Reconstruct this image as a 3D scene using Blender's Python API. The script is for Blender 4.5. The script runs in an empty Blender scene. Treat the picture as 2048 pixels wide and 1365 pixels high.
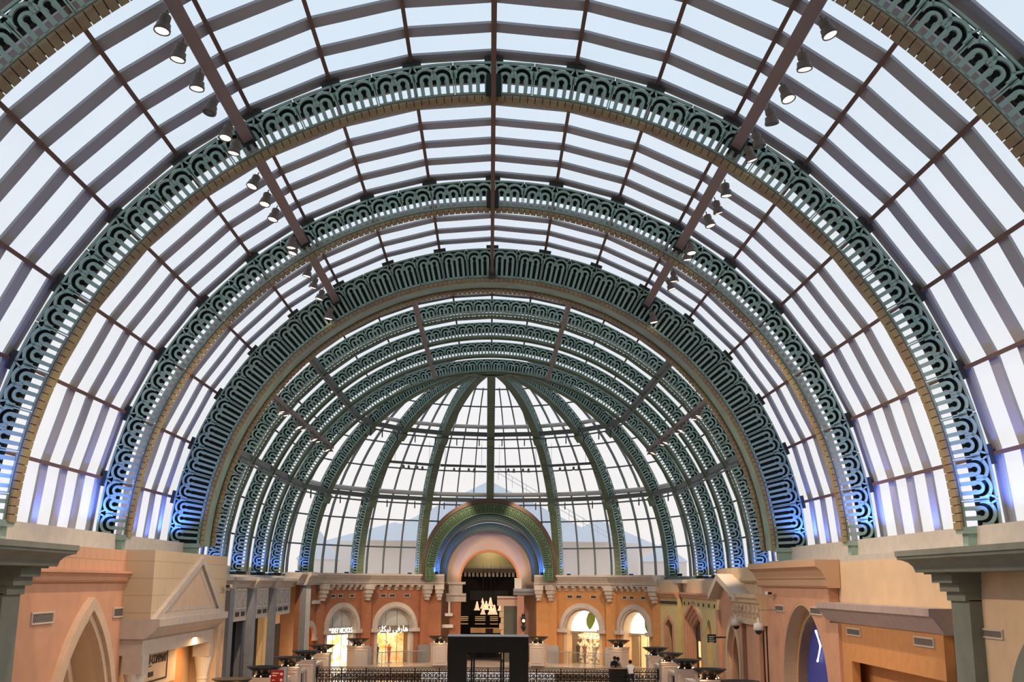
import bpy, math, random
from mathutils import Vector, Matrix
random.seed(7)
S = bpy.context.scene
COL = S.collection
PI = math.pi
rad = math.radians
sin, cos = math.sin, math.cos

# ------------------------------------------------------------------ metres; gallery floor at Z = 0, the eye 6.15 m above it
R = 15.0
EYE = 6.15
VC = EYE + .0794 * R          # springing centre of the near vault
VF = EYE + .034 * R           # springing centre of the far vault and dome
FOOT = rad(88.4)
YR = {'O': 1.415 * R, 'A': 2.110 * R, 'B': 2.806 * R, 'C': 3.427 * R}
YS = {'D': 3.905 * R, 'E': 4.275 * R, 'F': 4.645 * R, 'G': 5.015 * R}
YC = 5.03 * R                 # dome centre

# ------------------------------------------------------------------ camera
F_PX = 2162.14
tilt, yaw, roll = .21965, .01853, .00685
fw = Vector((sin(yaw) * cos(tilt), cos(yaw) * cos(tilt), sin(tilt)))
rt0 = Vector((cos(yaw), -sin(yaw), 0))
up0 = rt0.cross(fw)
rt = rt0 * cos(roll) + up0 * sin(roll)
up = -rt0 * sin(roll) + up0 * cos(roll)
cam_data = bpy.data.cameras.new('camera')
cam = bpy.data.objects.new('camera', cam_data)
COL.objects.link(cam)
CAMPOS = Vector((.00336 * R, 0, EYE))
M = Matrix((rt, up, -fw)).transposed().to_4x4()
M.translation = CAMPOS
cam.matrix_world = M
cam_data.sensor_width = 36
cam_data.lens = F_PX * 36 / 2048
cam_data.clip_end = 2000
cam_data.clip_start = .1
S.camera = cam


def ray(px, py):
    return (fw + rt * ((px - 1024) / F_PX) + up * ((682.5 - py) / F_PX))


def on_x(px, py, X):
    """(Y, Z) of the point that a photo pixel shows on the wall plane x = X"""
    d = ray(px, py)
    t = (X - CAMPOS.x) / d.x
    p = CAMPOS + d * t
    return p.y, p.z


def on_y(px, py, Y):
    d = ray(px, py)
    p = CAMPOS + d * (Y / d.y)
    return p.x, p.z


# ------------------------------------------------------------------ materials
MATS = {}


def mat(name, c, rough=.7, var=0.0, scale=3.0, spec=.3, metal=0.0, c2=None, bump=0.0, emit=None, estr=0.0, joints=None):
    if name in MATS:
        return MATS[name]
    m = bpy.data.materials.new(name)
    m.use_nodes = True
    nt = m.node_tree
    b = nt.nodes['Principled BSDF']
    b.inputs['Base Color'].default_value = (*c, 1)
    b.inputs['Roughness'].default_value = rough
    b.inputs['Specular IOR Level'].default_value = spec
    b.inputs['Metallic'].default_value = metal
    src = None
    if var or c2:
        tc = nt.nodes.new('ShaderNodeTexCoord')
        nz = nt.nodes.new('ShaderNodeTexNoise')
        nz.inputs['Scale'].default_value = scale
        nz.inputs['Detail'].default_value = 6
        nt.links.new(tc.outputs['Object'], nz.inputs['Vector'])
        rp = nt.nodes.new('ShaderNodeValToRGB')
        k = c2 or tuple(max(0, v * (1 - var)) for v in c)
        k1 = c if c2 else tuple(min(1, v * (1 + var)) for v in c)
        rp.color_ramp.elements[0].position = .35
        rp.color_ramp.elements[1].position = .65
        rp.color_ramp.elements[0].color = (*k, 1)
        rp.color_ramp.elements[1].color = (*k1, 1)
        nt.links.new(nz.outputs['Fac'], rp.inputs['Fac'])
        nt.links.new(rp.outputs['Color'], b.inputs['Base Color'])
        src = rp.outputs['Color']
        if bump:
            bp = nt.nodes.new('ShaderNodeBump')
            bp.inputs['Strength'].default_value = bump
            bp.inputs['Distance'].default_value = .02
            nt.links.new(nz.outputs['Fac'], bp.inputs['Height'])
            nt.links.new(bp.outputs['Normal'], b.inputs['Normal'])
    if joints:                       # coursed blocks: (block length, course height), laid in the Y-Z plane
        tc = nt.nodes.new('ShaderNodeTexCoord')
        sp = nt.nodes.new('ShaderNodeSeparateXYZ')
        cb = nt.nodes.new('ShaderNodeCombineXYZ')
        nt.links.new(tc.outputs['Object'], sp.inputs[0])
        nt.links.new(sp.outputs['Y'], cb.inputs['X'])
        nt.links.new(sp.outputs['Z'], cb.inputs['Y'])
        br = nt.nodes.new('ShaderNodeTexBrick')
        br.inputs['Scale'].default_value = 1
        br.inputs['Brick Width'].default_value = joints[0]
        br.inputs['Row Height'].default_value = joints[1]
        br.inputs['Mortar Size'].default_value = .012
        br.inputs['Mortar Smooth'].default_value = .2
        br.inputs['Color1'].default_value = (*c, 1)
        br.inputs['Color2'].default_value = (*[v * .97 for v in c], 1)
        br.inputs['Mortar'].default_value = (*[v * .62 for v in c], 1)
        nt.links.new(cb.outputs[0], br.inputs['Vector'])
        nt.links.new(br.outputs['Color'], b.inputs['Base Color'])
    if emit:
        b.inputs['Emission Color'].default_value = (*emit, 1)
        b.inputs['Emission Strength'].default_value = estr
    MATS[name] = m
    return m


VERDI = mat('verdigris_paint', (.31, .455, .38), .6, c2=(.25, .335, .295), scale=1.3)
VERDI_D = mat('dark_green_steel', (.012, .018, .015), .7)
OLIVE = mat('olive_tile', (.30, .27, .145), .6, c2=(.24, .165, .105), scale=1.1)
SOFB = mat('brown_soffit', (.13, .10, .065), .7)
OLIVE_D = mat('far_green_paint', (.17, .225, .145), .6, c2=(.14, .18, .12), scale=1.2)
SOFG = mat('green_soffit', (.11, .145, .10), .7)
BAND = mat('grey_steel_band', (.34, .35, .385), .55)
BROWN = mat('brown_tube_paint', (.145, .085, .066), .55)
DARKST = mat('dark_bracket_steel', (.035, .037, .036), .6)
TRACK = mat('mauve_beam_paint', (.23, .18, .175), .5)
RINGM = mat('grey_green_ring_steel', (.13, .145, .14), .5)
WHITE = mat('white_render', (.70, .66, .62), .7)
GUTTER = mat('pale_gutter_render', (.50, .48, .45), .7, var=.06)
GREYGREEN = mat('grey_green_render', (.205, .225, .195), .75, var=.08, scale=1.2)
CREAM = mat('cream_render', (.66, .50, .335), .8, var=.05, scale=1.5)
PINK = mat('salmon_render', (.60, .33, .215), .8, var=.05, scale=1.5)
PINKB = mat('salmon_blocks', (.62, .37, .245), .8, joints=(.62, .62))
BEIGEB = mat('beige_blocks', (.60, .48, .335), .8, joints=(1.7, .62))
BEIGE = mat('beige_stone', (.60, .45, .33), .75, var=.05)
TERRA = mat('terracotta_render', (.37, .15, .08), .8, var=.06)
ORANGE = mat('orange_render', (.58, .28, .11), .8, var=.05)
YELLOW = mat('yellow_render', (.68, .55, .26), .8, var=.05)
MAUVE = mat('mauve_stone', (.40, .325, .315), .75, var=.06)
STONE = mat('pale_grey_stone', (.52, .46, .41), .75, var=.06)
BLUEGREY = mat('blue_grey_render', (.26, .275, .30), .75, var=.05)
BLACKG = mat('black_granite', (.006, .007, .007), .12, spec=.5)
BLACK = mat('black_metal', (.012, .011, .010), .35, spec=.5)
BOWLM = mat('dark_bronze', (.016, .012, .010), .38, spec=.4)
IRON = mat('wrought_iron', (.018, .014, .012), .45)
PEDEST = mat('pedestal_paint', (.66, .55, .47), .65)
FLOORM = mat('polished_tile', (.52, .43, .35), .18, var=.08, scale=.6, spec=.5)
LOWFLOOR = mat('lower_floor_tile', (.50, .465, .43), .35, var=.08, scale=.4)
VENTD = mat('vent_dark', (.05, .045, .04), .7)
VENTF = mat('vent_frame', (.60, .52, .46), .6)
VENTL = mat('vent_louvre', (.22, .195, .175), .6)
LAMPB = mat('lamp_housing', (.17, .14, .12), .5)
LAMPG = mat('lit_lamp_glass', (1, .9, .8), .4, emit=(1, .76, .54), estr=3.5)
BULB = mat('warm_bulb', (1, .8, .6), .4, emit=(1, .66, .38), estr=9)
SHOPGLOW = mat('lit_shop_wall', (1, .72, .40), .7, emit=(1, .62, .26), estr=.95)
SHOPWHITE = mat('backlit_shop_panel', (1, .98, .92), .6, emit=(1, .96, .84), estr=1.6)
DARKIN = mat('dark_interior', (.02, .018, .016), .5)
KHAKI = mat('khaki_render', (.42, .36, .21), .8)
SKINM = mat('skin', (.38, .21, .14), .6)
SHIRT = mat('white_shirt', (.75, .74, .73), .8)
TROUSER = mat('dark_trousers', (.02, .02, .025), .8)
HAIR = mat('black_hair', (.012, .01, .009), .6)
GREYPANEL = mat('grey_tympanum_panel', (.60, .60, .58), .6)
ROOFOUT = mat('hazed_roof', (.70, .70, .74), .8)  # roof tone paled, haze is put into the colour
WALLOUT = mat('hazed_peach_wall', (.82, .70, .61), .8)  # peach paled too, with haze in the colour
CHROME = mat('brushed_steel', (.62, .58, .54), .3, metal=.8)
LETTER = mat('lit_sign_letter', (1, 1, .95), .5, emit=(1, .97, .88), estr=1.6)
LEAF = mat('green_leaf_print', (.30, .42, .08), .6)
REDM = mat('red_paint', (.55, .03, .02), .5)
DKRED = mat('dark_red_board', (.20, .012, .015), .4)


def glass_mat(name, tint, milk, milk_c, gloss=.05):
    m = bpy.data.materials.new(name)
    m.use_nodes = True
    nt = m.node_tree
    nt.nodes.clear()
    out = nt.nodes.new('ShaderNodeOutputMaterial')
    tr = nt.nodes.new('ShaderNodeBsdfTransparent')
    tr.inputs[0].default_value = (*tint, 1)
    tl = nt.nodes.new('ShaderNodeBsdfTranslucent')
    tl.inputs[0].default_value = (*milk_c, 1)
    df = nt.nodes.new('ShaderNodeBsdfDiffuse')
    df.inputs[0].default_value = (*milk_c, 1)
    mx0 = nt.nodes.new('ShaderNodeMixShader')
    mx0.inputs[0].default_value = .35
    nt.links.new(tl.outputs[0], mx0.inputs[1])
    nt.links.new(df.outputs[0], mx0.inputs[2])
    # the frit is printed unevenly and the panes are dusty in large soft patches
    tc = nt.nodes.new('ShaderNodeTexCoord')
    nz = nt.nodes.new('ShaderNodeTexNoise')
    nz.inputs['Scale'].default_value = .35
    nz.inputs['Detail'].default_value = 3
    nt.links.new(tc.outputs['Object'], nz.inputs['Vector'])
    mr = nt.nodes.new('ShaderNodeMapRange')
    mr.inputs['From Min'].default_value = .3
    mr.inputs['From Max'].default_value = .7
    mr.inputs['To Min'].default_value = milk * .8
    mr.inputs['To Max'].default_value = milk * 1.2
    nt.links.new(nz.outputs['Fac'], mr.inputs['Value'])
    mx = nt.nodes.new('ShaderNodeMixShader')
    nt.links.new(mr.outputs['Result'], mx.inputs[0])
    nt.links.new(tr.outputs[0], mx.inputs[1])
    nt.links.new(mx0.outputs[0], mx.inputs[2])
    gl = nt.nodes.new('ShaderNodeBsdfGlossy')
    gl.inputs['Roughness'].default_value = .12
    mx2 = nt.nodes.new('ShaderNodeMixShader')
    mx2.inputs[0].default_value = gloss
    nt.links.new(mx.outputs[0], mx2.inputs[1])
    nt.links.new(gl.outputs[0], mx2.inputs[2])
    nt.links.new(mx2.outputs[0], out.inputs['Surface'])
    return m


ROOFGLASS = glass_mat('fritted_roof_glass', (.95, .965, .98), .28, (.92, .94, .97), .04)
DOMEGLASS = glass_mat('dome_glass', (.97, .975, .98), .16, (.95, .95, .97), .03)
CLEARGLASS = glass_mat('clear_glass', (.93, .95, .95), .03, (.9, .9, .9), .06)


def pattern_mat(name, cols, scale, estr):
    """a backlit printed shop display in irregular patches of colour"""
    m = bpy.data.materials.new(name)
    m.use_nodes = True
    nt = m.node_tree
    b = nt.nodes['Principled BSDF']
    tc = nt.nodes.new('ShaderNodeTexCoord')
    nz = nt.nodes.new('ShaderNodeTexNoise')
    nz.inputs['Scale'].default_value = scale
    nz.inputs['Detail'].default_value = 2.5
    nz.inputs['Distortion'].default_value = 1.2
    nt.links.new(tc.outputs['Object'], nz.inputs['Vector'])
    rp = nt.nodes.new('ShaderNodeValToRGB')
    cr = rp.color_ramp
    cr.interpolation = 'CONSTANT'
    cr.elements[0].position = 0
    cr.elements[0].color = (*cols[0][1], 1)
    cr.elements[1].position = cols[1][0]
    cr.elements[1].color = (*cols[1][1], 1)
    for p, c in cols[2:]:
        e = cr.elements.new(p)
        e.color = (*c, 1)
    nt.links.new(nz.outputs['Fac'], rp.inputs['Fac'])
    nt.links.new(rp.outputs['Color'], b.inputs['Base Color'])
    nt.links.new(rp.outputs['Color'], b.inputs['Emission Color'])
    b.inputs['Emission Strength'].default_value = estr
    return m


# ------------------------------------------------------------------ mesh collector
class MB:
    def __init__(s):
        s.v, s.f = [], []

    def add(s, vs, fs):
        o = len(s.v)
        s.v += [tuple(p) for p in vs]
        s.f += [tuple(i + o for i in f) for f in fs]
        return s

    def box(s, x0, x1, y0, y1, z0, z1, fr=None):
        vs = [(x, y, z) for z in (z0, z1) for y in (y0, y1) for x in (x0, x1)]
        if fr:
            vs = [fr(*p) for p in vs]
        return s.add(vs, [(0, 1, 3, 2), (4, 6, 7, 5), (0, 4, 5, 1), (2, 3, 7, 6), (0, 2, 6, 4), (1, 5, 7, 3)])

    def prism(s, poly, w0, w1, fr):
        """2-D outline (u, v) extruded from w0 to w1; fr(u, v, w) -> point"""
        n = len(poly)
        vs = [fr(u, v, w0) for u, v in poly] + [fr(u, v, w1) for u, v in poly]
        return s.add(vs, [tuple(range(n)), tuple(range(2 * n - 1, n - 1, -1))] + [(i, (i + 1) % n, n + (i + 1) % n, n + i) for i in range(n)])

    def strip(s, outer, inner, w0, w1, fr):
        """band between two open polylines of equal length, extruded"""
        n = len(outer)
        vs = [fr(u, v, w) for w in (w0, w1) for line in (outer, inner) for u, v in line]
        f = []
        for i in range(n - 1):
            a, b, c, d = i, i + 1, n + i + 1, n + i
            f += [(a, b, c, d), (2 * n + a, 2 * n + d, 2 * n + c, 2 * n + b), (a, 2 * n + a, 2 * n + b, b), (d, c, 2 * n + c, 2 * n + d)]
        for i in (0, n - 1):
            f.append((i, n + i, 3 * n + i, 2 * n + i))
        return s.add(vs, f)

    def tube(s, pts, r, n=8, closed=False, cap=True):
        pts = [Vector(p) for p in pts]
        N = len(pts)
        rs = r if isinstance(r, (list, tuple)) else [r] * N
        vs, fs = [], []
        for i, p in enumerate(pts):
            a = pts[(i - 1) % N] if closed or i > 0 else p
            b = pts[(i + 1) % N] if closed or i < N - 1 else p
            d = (b - a).normalized()
            e = d.cross(Vector((0, 0, 1)))
            if e.length < .05:
                e = d.cross(Vector((1, 0, 0)))
            e.normalize()
            g = d.cross(e)
            for k in range(n):
                t = 2 * PI * k / n + PI / n
                vs.append(p + (e * cos(t) + g * sin(t)) * rs[i])
        for i in range(N if closed else N - 1):
            j = (i + 1) % N
            fs += [(i * n + k, i * n + (k + 1) % n, j * n + (k + 1) % n, j * n + k) for k in range(n)]
        if cap and not closed:
            fs += [tuple(range(n)), tuple(range((N - 1) * n, N * n))]
        return s.add(vs, fs)

    def lathe(s, prof, n=32, c=(0, 0, 0), axis=None):
        vs = []
        for r, z in prof:
            for k in range(n):
                t = 2 * PI * k / n
                p = Vector((r * cos(t), r * sin(t), z))
                if axis is not None:
                    p = axis @ p
                vs.append((p.x + c[0], p.y + c[1], p.z + c[2]))
        fs = []
        for i in range(len(prof) - 1):
            fs += [(i * n + k, i * n + (k + 1) % n, (i + 1) * n + (k + 1) % n, (i + 1) * n + k) for k in range(n)]
        fs += [tuple(range(n)), tuple(range((len(prof) - 1) * n, len(prof) * n))]
        return s.add(vs, fs)

    def ball(s, c, r, n=10, sq=(1, 1, 1)):
        prof = [(r * sin(PI * i / n) + 1e-4, -r * cos(PI * i / n)) for i in range(n + 1)]
        vs, fs = [], []
        m = n * 2
        for rr, z in prof:
            for k in range(m):
                t = 2 * PI * k / m
                vs.append((c[0] + rr * cos(t) * sq[0], c[1] + rr * sin(t) * sq[1], c[2] + z * sq[2]))
        for i in range(n):
            fs += [(i * m + k, i * m + (k + 1) % m, (i + 1) * m + (k + 1) % m, (i + 1) * m + k) for k in range(m)]
        return s.add(vs, fs)

    def mesh(s, name, m, smooth=False):
        me = bpy.data.meshes.new(name)
        me.from_pydata(s.v, [], s.f)
        if m:
            me.materials.append(m)
        import bmesh
        bm = bmesh.new()
        bm.from_mesh(me)
        bmesh.ops.recalc_face_normals(bm, faces=bm.faces)
        bm.to_mesh(me)
        bm.free()
        if smooth:
            me.polygons.foreach_set('use_smooth', [True] * len(me.polygons))
        return me

    def build(s, name, m, parent=None, smooth=False):
        o = bpy.data.objects.new(name, s.mesh(name, m, smooth))
        COL.objects.link(o)
        if parent is not None:
            o.parent = parent
            o.matrix_parent_inverse = parent_inv(parent)
        return o


def world_of(o):
    m = Matrix.LocRotScale(o.location, o.rotation_euler, o.scale)
    return world_of(o.parent) @ o.matrix_parent_inverse @ m if o.parent is not None else m


def parent_inv(p):
    return world_of(p).inverted()


def tag(o, label=None, cat=None, group=None, kind=None):
    if label:
        o['label'] = label
    if cat:
        o['category'] = cat
    if group:
        o['group'] = group
    if kind:
        o['kind'] = kind
    return o


def empty(name, loc=(0, 0, 0), rz=0, **k):
    o = bpy.data.objects.new(name, None)
    o.empty_display_size = .2
    COL.objects.link(o)
    o.location = loc
    o.rotation_euler = (0, 0, rz)
    tag(o, **k)
    return o


def inst(me, name, parent, loc=(0, 0, 0), rot=(0, 0, 0)):
    """a part in its parent's own coordinates"""
    o = bpy.data.objects.new(name, me)
    COL.objects.link(o)
    o.parent = parent
    o.location = loc
    o.rotation_euler = rot
    return o


ORD = 'first second third fourth fifth sixth seventh eighth ninth tenth eleventh twelfth thirteenth fourteenth fifteenth sixteenth seventeenth eighteenth'.split()


def copy_tree(o, parent=None):
    c = o.copy()
    COL.objects.link(c)
    if parent is not None:
        c.parent = parent
    for ch in list(o.children):
        copy_tree(ch, c)
    return c


def idfr(u, v, w):
    return (u, v, w)


# ------------------------------------------------------------------ cast lattice panels (polar: u runs along the arch, v outwards)
def lattice_mesh(name, a_deg, n_arch, ri, ro, t, m, w_deg=None):
    """one cast panel: n_arch interlaced horseshoe arches over an angle a_deg, inner edge at ri, outer at ro"""
    h = ro - ri
    W = rad(a_deg) * (ri + ro) / 2
    w = rad(w_deg) * (ri + ro) / 2 if w_deg else W / n_arch
    k = w / .628                                   # arch elements scale with the arch width
    ys = h - 1.17 * k                              # extra height goes into longer colonnettes
    mb = MB()

    def fr(u, v, q):
        a = u / W * rad(a_deg)
        r = ri + v
        return (r * sin(a), q, r * cos(a))

    def seg(x0, x1, y0, y1, n=1):
        xs = [x0 + (x1 - x0) * i / n for i in range(n + 1)]
        mb.strip([(x, y1) for x in xs], [(x, y0) for x in xs], 0, t, fr)

    g = .012 * k
    seg(g, W - g, 0, .115 * h / 1.17, 6)
    seg(g, W - g, h - .075 * k, h, 6)
    for x in (g, W - g - .04 * k):
        seg(x, x + .04 * k, .08 * k, ys + .90 * k)
    cs = [.365 * k + i * .527 * k for i in range(n_arch)]
    for c in cs:
        for q in (-1, 1):
            x = c + q * .141 * k
            seg(x - .060 * k, x + .060 * k, .08 * k, ys + .64 * k)
            mb.prism([(c + q * .095 * k, ys + .43 * k), (c + q * .055 * k, ys + .50 * k), (c + q * .060 * k, ys + .57 * k), (c + q * .095 * k, ys + .60 * k)], 0, t, fr)
        an = [PI * j / 10 for j in range(11)]
        mb.strip([(c + .195 * k * cos(a), ys + .63 * k + .195 * k * sin(a)) for a in an], [(c + .092 * k * cos(a), ys + .63 * k + .105 * k * sin(a)) for a in an], 0, t, fr)
        an = [PI * (j - 1) / 14 for j in range(17)]
        o, n_ = [], []
        for a in an:
            xo, xi = c + .365 * k * cos(a), c + .272 * k * cos(a)
            if xi < g or xi > W - g:
                continue
            o.append((min(max(xo, g), W - g), ys + .695 * k + .365 * k * sin(a)))
            n_.append((xi, ys + .695 * k + .272 * k * sin(a)))
        mb.strip(o, n_, 0, t, fr)
    if w_deg:
        x = cs[-1] + .40 * k
        while x < W - .1 * k:
            seg(x, x + .10 * k, .1 * k, h - .05 * k)
            x += .2 * k
    for x, q in ((g, 1), (W - g, -1)):             # half ogees that meet the next panel in a point
        ln = [(0, 1.15), (.02, 1.06), (.05, .99), (.085, .94), (.12, .88)]
        mb.strip([(x + q * p * k, ys + y * k) for p, y in ln], [(x + q * (p + .055) * k, ys + (y + .005) * k) for p, y in ln], 0, t, fr)
    return mb.mesh(name, m)


def arc_box(mb, r0, r1, y0, y1, a0, a1, n):
    pts = [a0 + (a1 - a0) * i / n for i in range(n + 1)]
    mb.strip([(r1 * sin(a), r1 * cos(a)) for a in pts], [(r0 * sin(a), r0 * cos(a)) for a in pts], y0, y1, lambda u, v, w: (u, w, v))


def soffit(r, y0, y1, a0, a1, per_deg, m, name, parent, th=.07):
    mb = MB()
    arc_box(mb, r - .02, r + .04, y0, y1, a0, a1, 72)
    o = mb.build(name, SOFB if m is OLIVE else SOFG, None)
    mb = MB()
    n = int(round(math.degrees(a1 - a0) * per_deg))
    for i in range(n):
        c0 = a0 + (a1 - a0) * (i + .05) / n
        c1 = a0 + (a1 - a0) * (i + .95) / n
        arc_box(mb, r - .02 - th, r - .015, y0 - .02, y1 + .04, c0, c1, 1)
    t = mb.build('soffit_tiles', m, None)
    t.parent = o
    return o


# ------------------------------------------------------------------ the four deep ribs of the near vault
RIN = .922 * R
LAT = lattice_mesh('lattice_panel', 5, 2, RIN, R, .06, VERDI)
LATE = lattice_mesh('lattice_end_panel', 3.4, 1, RIN, R, .06, VERDI, 2.6)
RIC = .897 * R
LATC = lattice_mesh('tall_lattice_panel', 5, 2, RIC, R, .06, VERDI)
LATCE = lattice_mesh('tall_lattice_end_panel', 3.4, 1, RIC, R, .06, VERDI, 2.6)
RIBLAB = {'O': 'deep green cast rib cut off by both upper corners of the photo',
          'A': 'deep green cast rib, the nearest one seen whole from foot to foot',
          'B': 'deep green cast rib, second of the ribs seen whole from the front',
          'C': 'double green cast rib with tall colonnettes where the lower ribs begin'}


def near_rib(key):
    Y = YR[key]
    tall = key == 'C'
    ri = RIC if tall else RIN
    root = empty('vault_rib', (0, Y, VC), label=RIBLAB[key], cat='roof rib', group='deep green ribs of the near vault')
    for i in range(-17, 17):
        inst(LATC if tall else LAT, 'lattice_panel', root, rot=(0, rad(5 * i), 0))
    inst(LATCE if tall else LATE, 'lattice_panel', root, rot=(0, rad(85), 0))
    inst(LATCE if tall else LATE, 'lattice_panel', root, rot=(0, rad(-85), 0))
    root.children[-1].scale = (-1, 1, 1)
    depth = .42
    rr = .905 * R if tall else .961 * R
    mb = MB()
    arc_box(mb, rr, R - .03, .16, depth - .1, -FOOT, FOOT, 72)
    o = mb.build('inner_beam', VERDI_D, None)
    o.parent = root
    o = soffit(ri, -.03, depth, -FOOT, FOOT, 1.0, OLIVE, 'soffit', None)
    o.parent = root
    if tall:
        mb = MB()
        arc_box(mb, ri - .01, ri + .05, .62, 1.75, -FOOT, FOOT, 72)
        arc_box(mb, ri + .05, R - .1, 1.7, 1.78, -FOOT, FOOT, 72)
        o = mb.build('back_plate', VERDI, None)
        o.parent = root
        o = soffit(ri - .03, 1.8, 2.4, -FOOT, FOOT, 1.0, OLIVE, 'rear_soffit', None)
        o.parent = root
    for s in (-1, 1):
        mb = MB()
        xi, xo = ri * sin(FOOT), R * sin(FOOT)
        z = R * cos(FOOT)
        mb.box(s * (xi + .12), s * (xo - .30), .02, depth - .05, z - .52, z - .02)
        mb.box(s * (xi - .04), s * (xo - .1), -.04, depth + .04, z - .14, z + .05)
        mb.box(s * (xi + .45), s * (xi + .65), .15, depth - .2, z - 1.2, z - .5)
        o = mb.build('base_bracket', VERDI, None)
        o.parent = root
    # short steel lugs that carry the purlins
    for k in range(-8, 9):
        mb = MB()
        mb.box(-.30, .30, .05, .45, R - .05, R + .18)
        o = mb.build('lug', DARKST, None)
        o.parent = root
        o.rotation_euler = (0, rad(10 * k), 0)
    return root


for key in 'OABC':
    near_rib(key)

# ------------------------------------------------------------------ slender ribs of the far vault and the ribs of the dome
AS = 90 / 22
RSI, RSO = .939 * R, .998 * R
LATS = lattice_mesh('slender_lattice_panel', AS, 2, RSI, RSO, .05, VERDI)
SLAB = {'D': 'slender green rib just beyond the double rib', 'E': 'slender green rib, second beyond the double rib',
        'F': 'slender green rib, third beyond the double rib', 'G': 'slender green rib where the dome ribs meet at the crown'}
for key in 'DEFG':
    root = empty('vault_rib', (0, YS[key], VF), label=SLAB[key], cat='roof rib', group='slender ribs of the far vault')
    wd = .72
    for y in (0, wd):
        for i in range(-22, 22):
            inst(LATS, 'lattice_panel', root, (0, y, 0), (0, rad(AS * i), 0))
    mb = MB()
    arc_box(mb, .966 * R, RSO - .02, .12, wd - .05, -PI / 2, PI / 2, 72)
    o = mb.build('inner_beam', VERDI_D, None)
    o.parent = root
    mb = MB()
    for y in (-.02, wd - .08):
        arc_box(mb, RSI - .03, RSI + .05, y, y + .16, -PI / 2, PI / 2, 72)
    o = mb.build('flange', OLIVE_D, None)
    o.parent = root
    for s in (-1, 1):
        mb = MB()
        mb.box(s * (RSI + .1), s * (RSO - .1), .05, wd, -.45, 0)
        o = mb.build('base_bracket', VERDI_D, None)
        o.parent = root

DOMEPOS = ['the middle of the dome, straight above the entrance arch', 'the dome just left of the middle rib', 'the dome just right of the middle rib', 'the dome, second left of the middle rib',
           'the dome, second right of the middle rib', 'the dome beside the far vault on the left', 'the dome beside the far vault on the right']
for n, k in enumerate((0, -1, 1, -2, 2, -3, 3)):
    root = empty('dome_rib', (0, YC, VF), rad(90 - 22.5 * k), label='curved green rib of ' + DOMEPOS[n], cat='dome rib', group='ribs of the dome')
    wd = .55
    full = k == 0
    for y in (-wd / 2 - .025, wd / 2 - .025):
        for i in range(2, 22):
            if full and i > 16:
                continue
            inst(LATS, 'lattice_panel', root, (0, y, 0), (0, rad(AS * i), 0))
    a1 = rad(66 if full else 90)
    mb = MB()
    arc_box(mb, RSI + .06, RSO - .03, -.16, .16, rad(6), a1, 48)
    o = mb.build('inner_beam', VERDI_D, None)
    o.parent = root
    o = soffit(RSI, -wd / 2, wd / 2 - .06, rad(5), a1, .8, OLIVE_D, 'soffit', None, .025)
    o.parent = root
    for th in (24.5, 49):
        th = rad(90 - th)
        if th > a1 - .06:
            continue
        mb = MB()
        arc_box(mb, RSI - .22, RSI, -wd / 2, wd / 2, th + rad(.5), th + rad(3.2), 4)
        o = mb.build('ring_shoe', OLIVE_D, None)
        o.parent = root
    if not full:
        mb = MB()
        mb.box(RSI + .1, RSO - .1, -.25, .25, -.5, 0)
        o = mb.build('base_bracket', VERDI_D, None)
        o.parent = root
mb = MB()
mb.lathe([(.02, RSI + .05), (.75, RSI + .02), (.8, RSO * .985), (.02, RSO * .99)], 24)
o = mb.build('dome_hub', OLIVE_D)
o.location = (0, YC + 1.5, VF)
tag(o, 'green hub at the crown where the dome ribs meet', 'hub')

# ------------------------------------------------------------------ roof glazing: one window per bay, with its panes, curved bars and purlins
RG = 1.026 * R
RB = RG - .10
near_ang = [-88.4] + [10 * k for k in range(-8, 9)] + [88.4]


def bay(n, y0, y1, zc, bars, angs, pur, barw, pr, glass=ROOFGLASS, top=False):
    root = empty('window_%d' % n, (0, y0, zc), kind='structure')
    mb = MB()
    pts = [(RG * sin(rad(a)), RG * cos(rad(a))) for a in angs]
    mb.add([(x, y, z) for y in (0, y1 - y0) for x, z in pts], [(i, i + 1, len(pts) + i + 1, len(pts) + i) for i in range(len(pts) - 1)])
    o = mb.build('pane', glass, None)
    o.parent = root
    bm_ = MB()
    inner = [((RB) * sin(rad(a)), (RB) * cos(rad(a))) for a in angs]
    outer = [((RG - .02) * sin(rad(a)), (RG - .02) * cos(rad(a))) for a in angs]
    bm_.strip(outer, inner, -barw / 2, barw / 2, lambda u, v, w: (u, w, v))
    me = bm_.mesh('glazing_bar', BAND)
    for y in bars:
        inst(me, 'glazing_bar', root, (0, y - y0, 0))
    mp = MB()
    mp.box(-pr, pr, 0, y1 - y0, RB - 2 * pr, RB)
    me = mp.mesh('purlin', BROWN)
    for a in pur:
        inst(me, 'purlin', root, (0, 0, 0), (0, rad(a), 0))
    return root


dR = .695 * R
pur = [10 * k for k in range(-8, 9)]
sp = dR / 6


def barpos(yc0, n0, n1):
    return [yc0 + sp * i - .25 for i in range(n0, n1)]


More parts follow.
